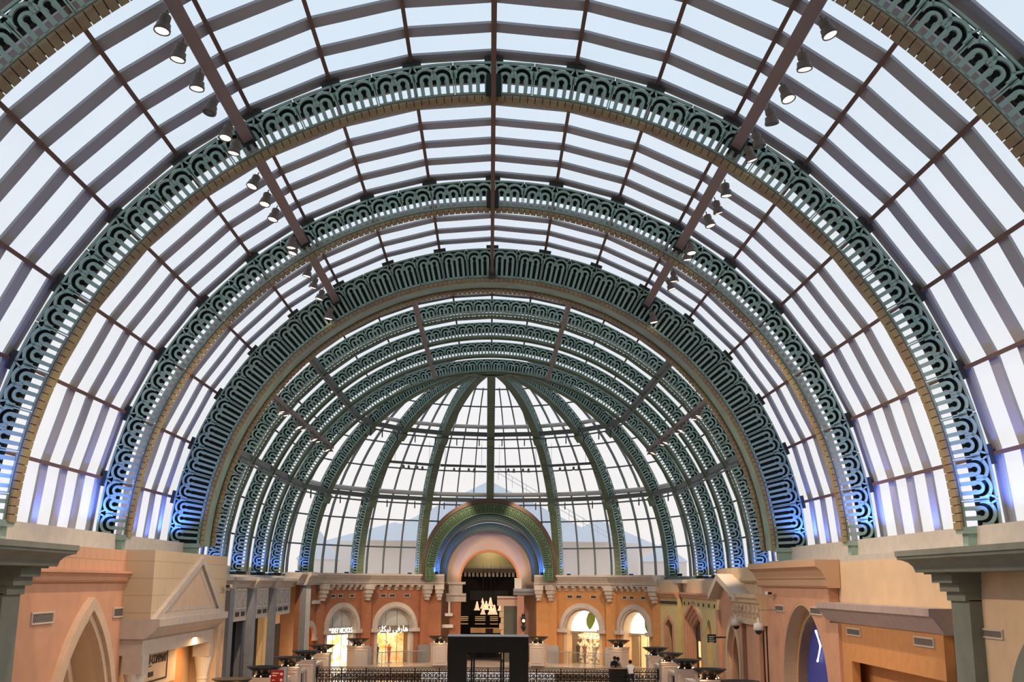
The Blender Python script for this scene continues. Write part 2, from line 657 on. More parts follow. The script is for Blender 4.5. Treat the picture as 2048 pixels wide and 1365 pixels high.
yO, yA, yB, yCc = [YR[k] + .375 for k in 'OABC']
bay(1, yO - 3 * dR, yO, VC, barpos(yO - 3 * dR, 0, 18), near_ang, pur, .56, .06)
bay(2, yO, yA, VC, barpos(yO, 0, 6), near_ang, pur, .56, .06)
bay(3, yA, yB, VC, barpos(yA, 0, 6), near_ang, pur, .56, .06)
bay(4, yB, YR['C'] + 1.2, VC, barpos(yB, 0, 6), near_ang, pur, .56, .06)
far_ang = [-90] + [a for a in (-81.8, -73.6, -65.5, -57.3, -49.1, -40.9, -32.7, -24.5, -16.4, -8.2, 0, 8.2, 16.4, 24.5, 32.7, 40.9, 49.1, 57.3, 65.5, 73.6, 81.8)] + [90]
fb = []
for a, b in (('D', 'E'), ('E', 'F'), ('F', 'G')):
    for t in (.32, .66, .97):
        fb.append(YS[a] + .36 + (YS[b] - YS[a]) * t)
fb = [YR['C'] + 2.6, YR['C'] + 4.2, YS['D'] + .3] + fb
bay(5, YR['C'] + 1.2, YC, VF, fb, far_ang, far_ang[1:-1], .5, .05)

# half dome glazing
root = empty('window_6', (0, YC, VF), kind='structure')
mb = MB()
els = [i * 90 / 11 for i in range(12)]
azs = [-90 + 5.625 * i for i in range(33)]
for e in els:
    for a in azs:
        rr = RG * cos(rad(e))
        mb.v.append((rr * sin(rad(a)), rr * cos(rad(a)), RG * sin(rad(e))))
n = len(azs)
for i in range(len(els) - 1):
    for j in range(n - 1):
        if els[i] < 16.3 and abs((azs[j] + azs[j + 1]) / 2) < 9:
            continue                                  # the entrance vault breaks through here
        mb.f.append((i * n + j, i * n + j + 1, (i + 1) * n + j + 1, (i + 1) * n + j))
o = mb.build('pane', DOMEGLASS, None)
o.parent = root
mb = MB()
for j, a in enumerate(azs[1:-1]):
    if (j + 1) % 4 == 0:
        continue
    e0 = 16.4 if abs(a) < 12 else 0
    top = 66 if j % 2 == 0 else 80
    line = [e0 + (top - e0) * i / 14 for i in range(15)]
    rot = Matrix.Rotation(rad(90 - a), 3, 'Z')
    mbt = MB()
    arc_box(mbt, RG - .22, RG - .02, -.036, .036, rad(90 - top), rad(90 - e0), 16)
    mb.add([rot @ Vector(v) for v in mbt.v], mbt.f)
o = mb.build('glazing_bars', RINGM, None)
o.parent = root
for i, e in enumerate(els[1:10]):
    i += 1
    rr = (RG - .08) * cos(rad(e))
    zz = (RG - .08) * sin(rad(e))
    pa = [-90 + 5.625 * q for q in range(33)]
    if e < 17:
        segs = [[a for a in pa if a <= -11], [a for a in pa if a >= 11]]
    else:
        segs = [pa]
    mb = MB()
    for sg in segs:
        mb.tube([(rr * sin(rad(a)), rr * cos(rad(a)), zz) for a in sg], .058, 6)
    o = mb.build('glazing_ring', RINGM, None)
    o.parent = root
mb = MB()
for sg in ([a for a in azs if a <= -16.8], [a for a in azs if a >= 16.8]):
    mb.strip([((RG + .1) * sin(rad(a)), (RG + .1) * cos(rad(a))) for a in sg], [((RSI - .05) * sin(rad(a)), (RSI - .05) * cos(rad(a))) for a in sg], -.34, -.02, idfr)
o = mb.build('sill', GREYGREEN, None)
o.parent = root

# two heavy ring beams of the dome, running on as straight beams along the far vault
for lab, e, lo in (('lower grey ring beam around the dome above the entrance arch', 24.55, 5.0), ('upper grey ring beam around the dome near the crown', 49.1, 5.0)):
    root = empty('dome_ring', (0, YC, VF), label=lab, cat='ring beam', group='ring beams of the dome')
    path = [-90 + 22.5 * q for q in range(9)]
    r1 = .955 * R

    def P(a, r, dz=0):
        return (r * cos(rad(e)) * sin(rad(a)), r * cos(rad(e)) * cos(rad(a)), r * sin(rad(e)) + dz)
    st = -(YC - YR['C'] - 2.3)
    chain = [(P(-90, r1)[0], st, P(-90, r1)[2])] + [P(a, r1) for a in path] + [(P(90, r1)[0], st, P(90, r1)[2])]
    mb = MB()
    mb.tube(chain, .22, 4)
    o = mb.build('main_beam', RINGM, None)
    o.parent = root
    mb = MB()
    low = [(x * .985, y * .985 if y > 0 else y, z - .42) for x, y, z in chain]
    mb.tube(low, .06, 6)
    o = mb.build('lower_rail', RINGM, None)
    o.parent = root
    for a in [-84.4 + 11.25 * q for q in range(16)]:
        mb = MB()
        mb.box(-.04, .04, -.04, .04, -.62, -.05, lambda x, y, z, a=a: (P(a, r1 * .97)[0] + x, P(a, r1 * .97)[1] + y, P(a, r1 * .97)[2] + z))
        o = mb.build('hanger', DARKST, None)
        o.parent = root
    if True:
        mb = MB()
        up_ = [P(a, .985 * R, .30) for a in path]
        mb.tube(up_, .16, 8)
        o = mb.build('blind_roll', WHITE, None)
        o.parent = root
for s, w in ((-1, 'left'), (1, 'right')):
    mb = MB()
    a = rad(16.4)
    r1 = .945 * R
    mb.box(s * r1 * sin(a) - .11, s * r1 * sin(a) + .11, YR['C'] + 2.4, YC - .1, VF + r1 * cos(a) - .15, VF + r1 * cos(a) + .15)
    o = mb.build('crown_tube', TRACK)
    tag(o, 'straight brown beam under the slender ribs, %s of the crown' % w, 'beam', 'crown beams of the far vault')

# ridge pole under the crown of the near vault
root = empty('ridge_pole', (0, 9, VC), label='brown pole running along the crown under the deep ribs', cat='pole')
mb = MB()
mb.box(-.075, .075, 0, YR['C'] - 9.15, .905 * R, .905 * R + .16)
o = mb.build('tube', BROWN, None)
o.parent = root
mb = MB()
mb.box(-.17, .17, YR['C'] - 9.45, YR['C'] - 9.1, .895 * R, .914 * R + .16)
o = mb.build('end_plug', DARKST, None)
o.parent = root
for key in 'OAB':
    mb = MB()
    mb.box(-.24, .24, YR[key] - 9 - .1, YR[key] - 9 - .05, .918 * R, .918 * R + .75)
    mb.box(-.05, .05, YR[key] - 9 + .05, YR[key] - 9 + .15, .914 * R, .93 * R)
    o = mb.build('hanger', VERDI_D, None)
    o.parent = root

# side gutters that the near ribs stand on
for s, w in ((-1, 1), (1, 2)):
    mb = MB()
    mb.box(s * 14.25, s * 16.2, -10, YR['C'] + 2.4, 7.22, 7.62)
    mb.box(s * 13.65, s * 16.2, -10, YR['C'] + 2.4, 6.95, 7.22)
    mb.box(s * 14.2, s * 14.3, -10, YR['C'] + 2.4, 7.22, 7.84)
    o = mb.build('trim_%d' % w, GUTTER)
    o['kind'] = 'structure'
    mb = MB()
    mb.box(s * 13.8, s * 16.2, YR['C'] + 2.4, YC, 6.0, VF - .2)
    o = mb.build('trim_%d' % (w + 2), GUTTER)
    o['kind'] = 'structure'

# ------------------------------------------------------------------ lighting beams and spotlights
LANG = rad(32)


def spot_proto():
    root = empty('spotlight', (0, 0, 0))
    mb = MB()
    mb.tube([(0, 0, 0), (0, 0, -.22)], .025, 6)
    mb.box(-.06, .06, -.05, .05, -.25, -.14)
    o = mb.build('yoke', LAMPB, None)
    o.parent = root
    mb = MB()
    mb.lathe([(.02, -.16), (.13, -.17), (.16, -.20), (.16, -.36), (.135, -.38), (.135, -.42), (.20, -.46), (.215, -.60), (.235, -.62), (.235, -.70), (.20, -.70), (.19, -.66)], 20)
    o = mb.build('housing', LAMPB, None, True)
    o.parent = root
    mb = MB()
    mb.lathe([(.02, -.70), (.12, -.695), (.195, -.675), (.15, -.66), (.02, -.66)], 20)
    l = mb.build('lens', LAMPG, None)
    l.parent = o
    return root


SPOT = spot_proto()
LAMPOFF = mat('unlit_lamp_glass', (.05, .05, .05), .2)
used = []


def put_spot(loc, lab, group, tiltv=(0, 0), lit=True, sc=1.0):
    if not used:
        o = SPOT
        used.append(1)
    else:
        o = copy_tree(SPOT)
    o.location = loc
    o.rotation_euler = (tiltv[0], tiltv[1], random.uniform(0, 6))
    o.rotation_euler = (tiltv[0], tiltv[1], 0)
    o.scale = (sc, sc, sc)
    tag(o, lab, 'spotlight', group)
    if not lit:
        for c in o.children_recursive:
            if c.name.startswith('lens'):
                c.data = c.data.copy()
                c.data.materials[0] = LAMPOFF
    return o


def spot_light(loc, target, power, color, angle, blend=.6, size=.15):
    d = bpy.data.lights.new('spot_lamp', 'SPOT')
    d.energy = power
    d.color = color
    d.spot_size = rad(angle)
    d.spot_blend = blend
    d.shadow_soft_size = size
    o = bpy.data.objects.new('spot_lamp', d)
    COL.objects.link(o)
    o.location = loc
    o.rotation_euler = (Vector(target) - Vector(loc)).to_track_quat('-Z', 'Y').to_euler()
    return o


WARM = (1.0, .72, .48)
POW = 2900
SIDEW = {-1: 'left', 1: 'right'}
for s in (-1, 1):
    bx, bz = s * .967 * R * sin(LANG), VC + .967 * R * cos(LANG)
    for n, (y0, y1, lab) in enumerate(((YR['O'] - 6, YR['O'] - .05, 'in front of the rib at the photo corners'), (YR['O'] + .6, YR['A'] - .04, 'nearest, cut by the top of the photo'),
                                       (YR['A'] + .52, YR['B'] - .04, 'between the two ribs seen whole'), (YR['B'] + .52, YR['C'] - .04, 'ending at the double rib'))):
        root = empty('lamp_rail', (bx, y0, bz), label='mauve lamp rail %s of the crown, %s' % (SIDEW[s], lab), cat='lamp rail', group='lamp rails under the near vault')
        mb = MB()
        mb.box(-.17, .17, 0, y1 - y0, -.2, .2)
        o = mb.build('rail', TRACK, None)
        o.parent = root
        o.rotation_euler = (0, s * LANG, 0)
        mb = MB()
        mb.box(-.24, .24, y1 - y0 - .05, y1 - y0, -.3, .3)
        o = mb.build('end_plate', DARKST, None)
        o.parent = root
        o.rotation_euler = (0, s * LANG, 0)
    # lamps at their places along the beam, hung on the outer lower edge
    lx = bx + s * .12
    px = ([(335, 15), (368, 60), (402, 118), (432, 175), (461, 230), (490, 290), (518, 340), (538, 367), (556, 395), (587, 460), (601, 497), (620, 528), (634, 540), (648, 562)] if s < 0 else
          [(1640, 30), (1602, 80), (1561, 142), (1536, 185), (1508, 245), (1479, 300), (1449, 352), (1428, 380), (1411, 405), (1378, 468), (1362, 503), (1346, 540), (1335, 552)])
    for i, q in enumerate(px):
        y = on_x(q[0], q[1], lx)[0]
        for key in 'AB':
            if -.5 < y - YR[key] < .9:
                y = YR[key] - .55
        off = i == 3 or (s > 0 and i in (4,))
        put_spot((lx, y, bz - .2), 'spotlight with %s lens, %s from the near end of the %s lamp rail' % ('a dark' if off else 'a glowing', ORD[i], SIDEW[s]), 'spotlights on the lamp rails',
                 (rad(random.uniform(-14, 10)), rad(-s * random.uniform(4, 20))), not off, .85)
        if not off and i % 2 == 0:
            spot_light((lx - s * .15, y, bz - 1.35), (s * 13.5 if i % 4 else -s * 13.5, y + random.uniform(0, 6), 1), POW, WARM, 74)
# lamps hung on the double rib's front
for s in (-1, 1):
    a = rad(33)
    put_spot((s * .955 * R * sin(a), YR['C'] - .25, VC + .955 * R * cos(a) - .1), 'warm spotlight on the %s shoulder of the double rib' % SIDEW[s], 'spotlights on the double rib', (0, rad(-s * 10)), True, 1.0)

# far lighting track and its clusters
TA = rad(52)
for s in (-1, 1):
    r1 = .945 * R
    bx, bz = s * r1 * sin(TA), VF + r1 * cos(TA)
    root = empty('lighting_track', (bx, YR['C'] + 2.6, bz), label='brown lighting track under the slender ribs on the %s' % SIDEW[s], cat='lighting track', group='lighting tracks of the far vault')
    mb = MB()
    mb.box(-.1, .1, 0, YC - YR['C'] - 1.6, -.12, .12)
    o = mb.build('track', TRACK, None)
    o.parent = root
    n = 0
    for key in 'DEFG':
        for q in range(3):
            y = YS[key] - 2.2 + q * .62
            put_spot((bx + s * (.1 if q % 2 else -.1), y, bz - .1), 'small warm spotlight, %s along the %s track under the slender ribs' % (ORD[n], SIDEW[s]), 'spotlights on the far tracks', (0, rad(s * 12)), True, .75)
            n += 1
        spot_light((bx - s * .2, YS[key] - 1.5, bz - 1.6), (s * 10.5 if key in 'DF' else 0, YS[key] + 7 if key in 'DF' else 92, 0), POW * 1.3, WARM, 56)
# straight track bars hung in the dome
for n, (a0, a1, w) in enumerate(((-21, -1.8, 'just left of the middle rib'), (1.8, 21, 'just right of the middle rib'), (-44, -24, 'second left of the middle rib'), (24, 44, 'second right of the middle rib'))):
    r1 = .93 * R
    e = rad(37.5)

    def Q(a):
        return Vector((r1 * cos(e) * sin(rad(a)), YC + r1 * cos(e) * cos(rad(a)), VF + r1 * sin(e)))
    root = empty('track_bar', Q((a0 + a1) / 2), label='straight dark lighting bar hung in the dome %s' % w, cat='lighting bar', group='lighting bars of the dome')
    mb = MB()
    p0, p1 = Q(a0) - Q((a0 + a1) / 2), Q(a1) - Q((a0 + a1) / 2)
    mb.tube([p0, p1], .13, 4)
    o = mb.build('bar', RINGM, None)
    o.parent = root
    for t in (.1, .9):
        b = p0.lerp(p1, t)
        mb = MB()
        mb.tube([b, b + Vector((0, 0, 1.8))], .015, 4)
        o = mb.build('suspension_wire', DARKST, None)
        o.parent = root
    for i, t in enumerate((.3, .42, .62, .74)):
        b = Q((a0 + a1) / 2) + p0.lerp(p1, t)
        put_spot(b + Vector((0, 0, -.1)), 'tiny dark spotlight, %s along the dome bar %s' % (ORD[i], w), 'spotlights on the dome bars', (0, 0), i % 2 == 0, .55)
    spot_light(Q((a0 + a1) / 2) + Vector((0, -.3, -1)), (Q((a0 + a1) / 2).x * 1.25, 87, -1.0), POW * .8, WARM, 58)

# ------------------------------------------------------------------ blue floodlights at the rib feet
BLUE = (.10, .22, 1.0)
nfl = 0


def flood(loc, target, power, lab, ang=105):
    root = empty('floodlight', loc, label=lab, cat='floodlight', group='blue floodlights at the rib feet')
    mb = MB()
    mb.box(-.16, .16, -.12, .12, -.1, .1)
    o = mb.build('housing', BLACK, None)
    o.parent = root
    mb = MB()
    mb.box(-.13, .13, -.1, .1, .1, .115)
    o = mb.build('lens', mat('blue_lens', (.1, .2, 1), .3, emit=(.15, .35, 1), estr=3), None)
    o.parent = root
    spot_light(Vector(loc) + Vector((0, 0, .16)), target, power, BLUE, ang, .8, .12)


NAMES = {'O': 'rib at the photo corner', 'A': 'nearest whole rib', 'B': 'second whole rib', 'C': 'double rib', 'D': 'first slender rib', 'E': 'second slender rib', 'F': 'third slender rib', 'G': 'fourth slender rib'}
for s in (-1, 1):
    for key in 'OABC':
        y = YR[key]
        flood((s * 14.75, y - .85, 7.72), (s * 14.6, y + .1, 11), 700, 'blue floodlight at the %s foot of the %s' % (SIDEW[s], NAMES[key]))
    for key in 'DEFG':
        y = YS[key]
        flood((s * 14.6, y - .8, VF - .1), (s * 14.4, y + .3, 9), 150, 'blue floodlight at the %s foot of the %s' % (SIDEW[s], NAMES[key]))
bays = (('A', 'B', 'nearest whole ribs'), ('B', 'C', 'second whole rib and the double rib'), ('O', 'A', 'corner rib and the nearest whole rib'))
for s in (-1, 1):
    for a_, b_, nm in bays:
        for q, t in enumerate((.28, .52, .75)):
            y = YR[a_] + (YR[b_] - YR[a_]) * t
            flood((s * 14.55, y, 7.72), (s * 15.4, y, 9.6), 150, 'blue floodlight, %s on the %s gutter between %s' % (ORD[q], SIDEW[s], nm), 120)
for k, w in ((-3, 'leftmost dome rib'), (-2, 'second dome rib from the left'), (-1, 'dome rib left of the entrance arch'), (1, 'dome rib right of the entrance arch'), (2, 'second dome rib from the right'), (3, 'rightmost dome rib')):
    a = rad(22.5 * k)
    sg = 1 if k > 0 else -1
    b = a + sg * rad(3.2)
    flood((14.7 * sin(b), YC + 14.7 * cos(b), VF + .1), (14.4 * sin(a), YC + 14.4 * cos(a), VF + 3), 110, 'blue floodlight at the foot of the %s' % w)

# ------------------------------------------------------------------ floors and the plain walls behind the shopfronts
mb = MB()
mb.box(-26, 26, -4, 118, -7.3, -7.0)
o = mb.build('floor_lower', LOWFLOOR)
o['kind'] = 'structure'
YB = 66.9                       # far edge of the foot bridge, where the iron railing stands
mb = MB()
for s in (-1, 1):
    mb.box(s * 10.2, s * 17, 14, YC, -.5, 0)
mb.box(-10.2, 10.2, 58.5, 72, -.5, 0)
arcp = [PI * i / 40 for i in range(41)]
mb.strip([(17 * cos(a), YC + 17 * sin(a)) for a in arcp], [(10.2 * cos(a), YC + 10.2 * sin(a)) for a in arcp], -.5, 0, idfr)
mb.box(-8, 8, YC + 16, 112, -.5, 0)
o = mb.build('floor_gallery', FLOORM)
o['kind'] = 'structure'


def wall_frame(s, X):
    """(u, v, w): u along the nave (world Y), v up, w out of the wall towards the nave"""
    return lambda u, v, w: (s * (X - w), u, v)


def plain(name, m, s, x0, x1, y0, y1, z0, z1):
    mb = MB()
    mb.box(s * x0, s * x1, y0, y1, z0, z1)
    o = mb.build(name, m)
    o['kind'] = 'structure'
    return o


def arch_line(c, a, vs, va, n=18, v0=0.0, shape='round'):
    """opening outline from lower left to lower right: half width a, springing vs, apex va"""
    h = va - vs
    left = []
    if shape == 'keel':
        for i in range(n + 1):
            t = i / n
            left.append((-a + a * t, vs + h * (.80 * t + .20 * sin(PI * t / 2) ** .5 if t > 0 else 0)))
    elif h >= a * .999:
        rho = (h * h + a * a) / (2 * a)
        cx = -a + rho
        t1 = math.atan2(h, -cx) if cx > 1e-6 else PI / 2
        for i in range(n + 1):
            t = PI + (t1 - PI) * i / n
            left.append((cx + rho * cos(t), vs + rho * sin(t)))
    else:
        for i in range(n + 1):
            t = PI / 2 * i / n
            left.append((-a * cos(t), vs + h * sin(t)))
    left[-1] = (0, va)
    pts = [(-a, v0)] + left + [(-x, y) for x, y in left[-2::-1]] + [(a, v0)]
    return [(c + x, y) for x, y in pts]


def notched(mb, u0, u1, v0, v1, arches, w0, w1, fr):
    """wall slab with openings that reach its foot"""
    poly = [(u0, v1), (u0, v0)]
    for ln in sorted(arches, key=lambda q: q[0][0]):
        poly += ln
    poly += [(u1, v0), (u1, v1)]
    # quads in columns keep the slab clean: split at every outline abscissa
    xs = sorted(set([round(p[0], 5) for p in poly]))
    lines = arches

    def low(x):
        for ln in lines:
            if ln[0][0] - 1e-6 <= x <= ln[-1][0] + 1e-6:
                body = ln[1:-1]
                for (xa, ya), (xb, yb) in zip(body, body[1:]):
                    if min(xa, xb) - 1e-6 <= x <= max(xa, xb) + 1e-6:
                        t = 0 if abs(xb - xa) < 1e-9 else (x - xa) / (xb - xa)
                        return ya + (yb - ya) * t
        return v0
    for a, b in zip(xs, xs[1:]):
        if b - a < 1e-4:
            continue
        e = (b - a) * 1e-3
        la, lb = low(a + e), low(b - e)
        mb.prism([(a, v1), (a, la), (b, lb), (b, v1)], w0, w1, fr)


def ring(mb, outer, inner, w0, w1, fr):
    mb.strip(outer, inner, w0, w1, fr)


def profile(mb, u0, u1, prof, fr):
    """moulding of constant section: prof is a list of (w, v)"""
    n = len(prof)
    vs = [fr(u, v, w) for u in (u0, u1) for w, v in prof]
    mb.add(vs, [tuple(range(n)), tuple(range(2 * n - 1, n - 1, -1))] + [(i, (i + 1) % n, n + (i + 1) % n, n + i) for i in range(n)])


def vent(s, X, px0, py0, px1, py1, lab, hatch=False):
    """grille on the wall plane |x| = X, between two photo pixels of its corners"""
    y0, z1 = on_x(px0, py0, s * X)
    y1, z0 = on_x(px1, py1, s * X)
    if y0 > y1:
        y0, y1 = y1, y0
    if z0 > z1:
        z0, z1 = z1, z0
    fr = wall_frame(s, X)
    root = empty('air_vent', (s * X, (y0 + y1) / 2, z0), label=lab, cat='air vent', group='air vents in the shopfronts')
    mb = MB()
    t = .05
    for a, b, c, d in ((y0, y1, z0, z0 + t), (y0, y1, z1 - t, z1), (y0, y0 + t, z0 + t, z1 - t), (y1 - t, y1, z0 + t, z1 - t)):
        mb.box(a, b, c, d, 0, .05, fr)
    o = mb.build('frame', VENTF, root)
    mb = MB()
    mb.box(y0 + t, y1 - t, z0 + t, z1 - t, -.01, .012, fr)
    bk = mb.build('back', VENTD, root)
    mb = MB()
    n = 7
    for i in range(n):
        z = z0 + t + (z1 - z0 - 2 * t) * (i + .3) / n
        mb.box(y0 + t, y1 - t, z, z + (z1 - z0) / n * .38, .012, .035, fr)
    if hatch:
        m = 12
        for i in range(m):
            y = y0 + t + (y1 - y0 - 2 * t) * (i + .3) / m
            mb.box(y, y + (y1 - y0) / m * .35, z0 + t, z1 - t, .012, .034, fr)
    o = mb.build('louvres', VENTL, bk)
    return root


def fvent(fr, u0, u1, v0, v1, root_loc, lab):
    root = empty('air_vent', root_loc, label=lab, cat='air vent', group='air vents in the shopfronts')
    mb = MB()
    t = .035
    for a, b, c, d in ((u0, u1, v0, v0 + t), (u0, u1, v1 - t, v1), (u0, u0 + t, v0, v1), (u1 - t, u1, v0, v1)):
        mb.box(a, b, c, d, 0, .04, fr)
    mb.build('frame', VENTF, root)
    mb = MB()
    mb.box(u0 + t, u1 - t, v0 + t, v1 - t, -.01, .01, fr)
    mb.build('back', VENTD, root)
    return root


plain('wall_left', CREAM, -1, 15.7, 16.2, -10, YC, -7, 7.0)
plain('wall_right', CREAM, 1, 15.7, 16.2, -10, YC, -7, 7.0)
plain('wall_left_panel', CREAM, -1, 13.6, 14.1, -10, 31.7, -7, 7.0)
plain('wall_right_panel', CREAM, 1, 13.6, 14.1, -10, 31.5, -7, 7.0)
plain('wall_right_upper', CREAM, 1, 13.62, 14.1, 31.5, 44.5, 3.8, 7.0)
mb = MB()
for lo, hi in ((20, 90), (-90, -20)):
    ap = [rad(lo + (hi - lo) * i / 24) for i in range(25)]
    mb.strip([(16.0 * sin(a), YC + 16.0 * cos(a)) for a in ap], [(15.7 * sin(a), YC + 15.7 * cos(a)) for a in ap], -7, VF - .25, idfr)
o = mb.build('wall_drum', CREAM)
o['kind'] = 'structure'
mb = MB()
for lo, hi in ((20, 90), (-90, -20)):
    ap = [rad(lo + (hi - lo) * i / 24) for i in range(25)]
    mb.strip([(15.9 * sin(a), YC + 15.9 * cos(a)) for a in ap], [(13.2 * sin(a), YC + 13.2 * cos(a)) for a in ap], VF - .5, VF - .25, idfr)
o = mb.build('trim_5', GUTTER)
o['kind'] = 'structure'
mb = MB()
mb.box(-16.2, 16.2, -10.5, -10, -7, 24)
o = mb.build('wall_back_blocker', BEIGE)  # added end wall out of view, keeps bright sky off polished faces
o['kind'] = 'structure'


# ---------------------------------------------- grey-green pilasters with their big bracketed cornices, one on each side
for s in (-1, 1):
    fr = wall_frame(s, 13.6)
    y1, _ = on_x(1930 if s > 0 else 72, 1250, s * 13.25)
    ya, yb = (30.35, 31.55) if s > 0 else (30.6, 31.75)
    root = empty('pilaster', (s * 13.4, ya, -7), label='tall grey-green pilaster with a broad cornice at the %s edge of the photo' % SIDEW[s], cat='pilaster')
    mb = MB()
    mb.box(ya, yb, -7, 5.75, 0, .35, fr)
    mb.build('shaft', GREYGREEN, root)
    mb = MB()
    for i, (w, v) in enumerate(((.45, 5.75), (.62, 6.0), (.82, 6.24), (1.02, 6.48))):
        mb.box(ya - .0 - .04 * i, yb + .03 + .04 * i, v - .03, v + .235, 0, w, fr)
    mb.build('stepped_bracket', GREYGREEN, root)
    mb = MB()
    pr = [(0, 7.1), (1.80, 7.1), (1.80, 6.95), (1.74, 6.93), (1.74, 6.86), (1.60, 6.84), (1.42, 6.78), (1.28, 6.66), (1.22, 6.5), (0, 6.5)]
    profile(mb, 20, yb + .25, pr, fr)
    mb.build('cornice', GREYGREEN, root)

# the arch surround cut by the bottom right corner of the photo
fr = wall_frame(1, 13.6)
root = empty('arch_surround', (13.5, 27.2, -7), label='round grey-green arch surround with a black opening at the lower right corner', cat='arch')
mb = MB()
ring(mb, arch_line(26.2, 2.75, 2.5, 5.25, v0=-1), arch_line(26.2, 2.1, 2.5, 4.6, v0=-1), 0, .16, fr)
mb.build('surround', GREYGREEN, root)
mb = MB()
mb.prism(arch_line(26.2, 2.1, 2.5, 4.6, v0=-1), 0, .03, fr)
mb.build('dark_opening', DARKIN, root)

# ---------------------------------------------- left: salmon shopfront with the pointed arch
fr = wall_frame(-1, 13.55)
ya, yb = 31.7, 41.2
cy, cz = on_x(180, 1195, -13.35)
cy -= .12
root = empty('shopfront', (-13.5, 36, 0), label='salmon shopfront with a tall pointed arch behind the left pilaster', cat='shopfront')
mb = MB()
notched(mb, ya, yb, 0, 6.05, [arch_line(cy, 2.8, .6, cz - .25)], 0, .2, fr)
mb.build('wall_panel', PINK, root)
mb = MB()
mb.box(ya, yb, 6.05, 7.2, 0, .2, fr)
mb.build('upper_blocks', PINKB, root)
mb = MB()
profile(mb, ya, yb - 1.1 + 1.1, [(.2, 6.45), (.48, 6.45), (.48, 6.36), (.40, 6.32), (.34, 6.24), (.34, 6.12), (.27, 6.05), (.2, 6.05)], fr)
mb.build('string_course', PINK, root)
arcs = [(3.25, cz, 2.85, cz - .42, .0, .42, BEIGE), (2.85, cz - .42, 2.55, cz - .72, -.1, .30, BEIGE), (2.55, cz - .72, 1.75, cz - 1.3, -.9, -.75, CREAM), (1.85, cz - 1.2, 1.55, cz - 1.5, -.85, -.55, BEIGE), (1.55, cz - 1.5, 1.2, cz - 1.85, -1.05, -.8, BEIGE)]
for i, (a, va, b, vb, w0, w1, m) in enumerate(arcs):
    mb = MB()
    ring(mb, arch_line(cy, a, .4, va), arch_line(cy, b, .4, vb), w0, w1, fr)
    mb.build('archivolt', m, root)
mb = MB()
mb.strip(arch_line(cy, 2.56, .4, cz - .71), arch_line(cy, 2.50, .4, cz - .77), -.9, .0, fr)
mb.build('reveal', CREAM, root)
mb = MB()
mb.prism(arch_line(cy, 1.3, .4, cz - 1.75), -1.25, -1.2, fr)
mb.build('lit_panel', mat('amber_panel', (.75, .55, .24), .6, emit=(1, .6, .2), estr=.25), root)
vent(-1, 13.35, 62, 1226, 104, 1247, 'wide vent grille beside the left pilaster, left of the pointed arch', True)
vent(-1, 13.35, 226, 1216, 253, 1234, 'vent grille right of the pointed arch on the left salmon shopfront')
vent(-1, 13.59, 0, 1231, 12, 1252, 'vent grille cut off by the left edge of the photo', True)

# ---------------------------------------------- left: block-clad kiosk with the triangular pediment
fr = wall_frame(-1, 13.55)
k0, k1, kw = 40.9, 52.2, 1.25
root = empty('shopfront', (-13, 46, 0), label='beige block-clad shopfront with a triangular pediment and lit portico', cat='shopfront')
kz = on_x(317, 1101, -12.3)[1]
p0y, p0z = on_x(310, 1252, -12.3)
p1y, p1z = on_x(456, 1235, -12.3)
apy, apz = on_x(403, 1113, -12.3)
zb = p0z - .0
mb = MB()
mb.box(k0, k1, zb + .25, kz, 0, kw, fr)
mb.build('block_wall', BEIGEB, root)
mb = MB()
mid = (k0 + k1) / 2
A, B, Cc = (k0 + .05, zb + .25), (k1 - .75, zb + .25), (apy, apz)


def inset(tri, d):
    cx = sum(p[0] for p in tri) / 3
    cy_ = sum(p[1] for p in tri) / 3
    return [(cx + (x - cx) * d, cy_ + (y - cy_) * d) for x, y in tri]


tri = [A, Cc, B]
i1, i2, i3 = inset(tri, .80), inset(tri, .74), inset(tri, .60)
mb.strip(tri + [tri[0]], i1 + [i1[0]], kw, kw + .16, fr)
mb.strip(i2 + [i2[0]], i3 + [i3[0]], kw + .03, kw + .06, fr)
mb.build('pediment_frame', STONE, root)
mb = MB()
mb.prism(i1, kw, kw + .05, fr)
mb.build('pediment_field', BEIGE, root)
mb = MB()
profile(mb, k0 - .0, k1 - .75, [(0, zb + .25), (kw + .35, zb + .25), (kw + .35, zb - .02), (kw + .28, zb - .06), (kw + .16, zb - .2), (kw - .1, zb - .42), (kw - .2, zb - .46), (0, zb - .46)], fr)
mb.build('cornice', STONE, root)
mb = MB()
mb.box(k0 + .1, k1 - .8, zb - 1.05, zb - .46, kw - .75, kw - .25, fr)
mb.box(k0 + .1, k0 + .5, zb - 1.05, zb - .46, 0, kw - .75, fr)
mb.build('frieze', STONE, root)
mb = MB()
mb.box(k1 - .8, k1, 0, zb + .25, 0, kw - .05, fr)
mb.box(k1 - .12, k1, 0, zb + .25, kw - .05, kw + .05, fr)
mb.build('end_pier', BEIGE, root)
# interior of the portico
mb = MB()
mb.box(k0 + .5, k1 - .8, 0, zb - .4, -.02, .02, fr)
mb.build('back_wall', mat('warm_render', (.72, .48, .28), .8), root)
for yy in (k0 + .15, k1 - 1.55):
    cx = -(13.55 - (kw - .55))
    mb2 = MB()
    mb2.lathe([(.22, 0), (.22, zb - 2.7), (.26, zb - 2.65), (.24, zb - 2.55), (.29, zb - 2.2), (.36, zb - 1.85), (.40, zb - 1.7)], 16, (cx, yy + .32, 0))
    mb2.build('column', WHITE, root)
    mb2 = MB()
    mb2.box(cx - .38, cx + .36, yy - .06, yy + .70, zb - 1.70, zb - 1.04)
    mb2.build('capital_block', STONE, root)
sg0, sz1 = k0 + 1.1, zb - 1.1
mb = MB()
sy0, sz0 = on_x(283, 1311, -13.2)
sy1, sz1_ = on_x(334, 1312, -13.2)
sz2 = on_x(300, 1360, -13.2)[1]
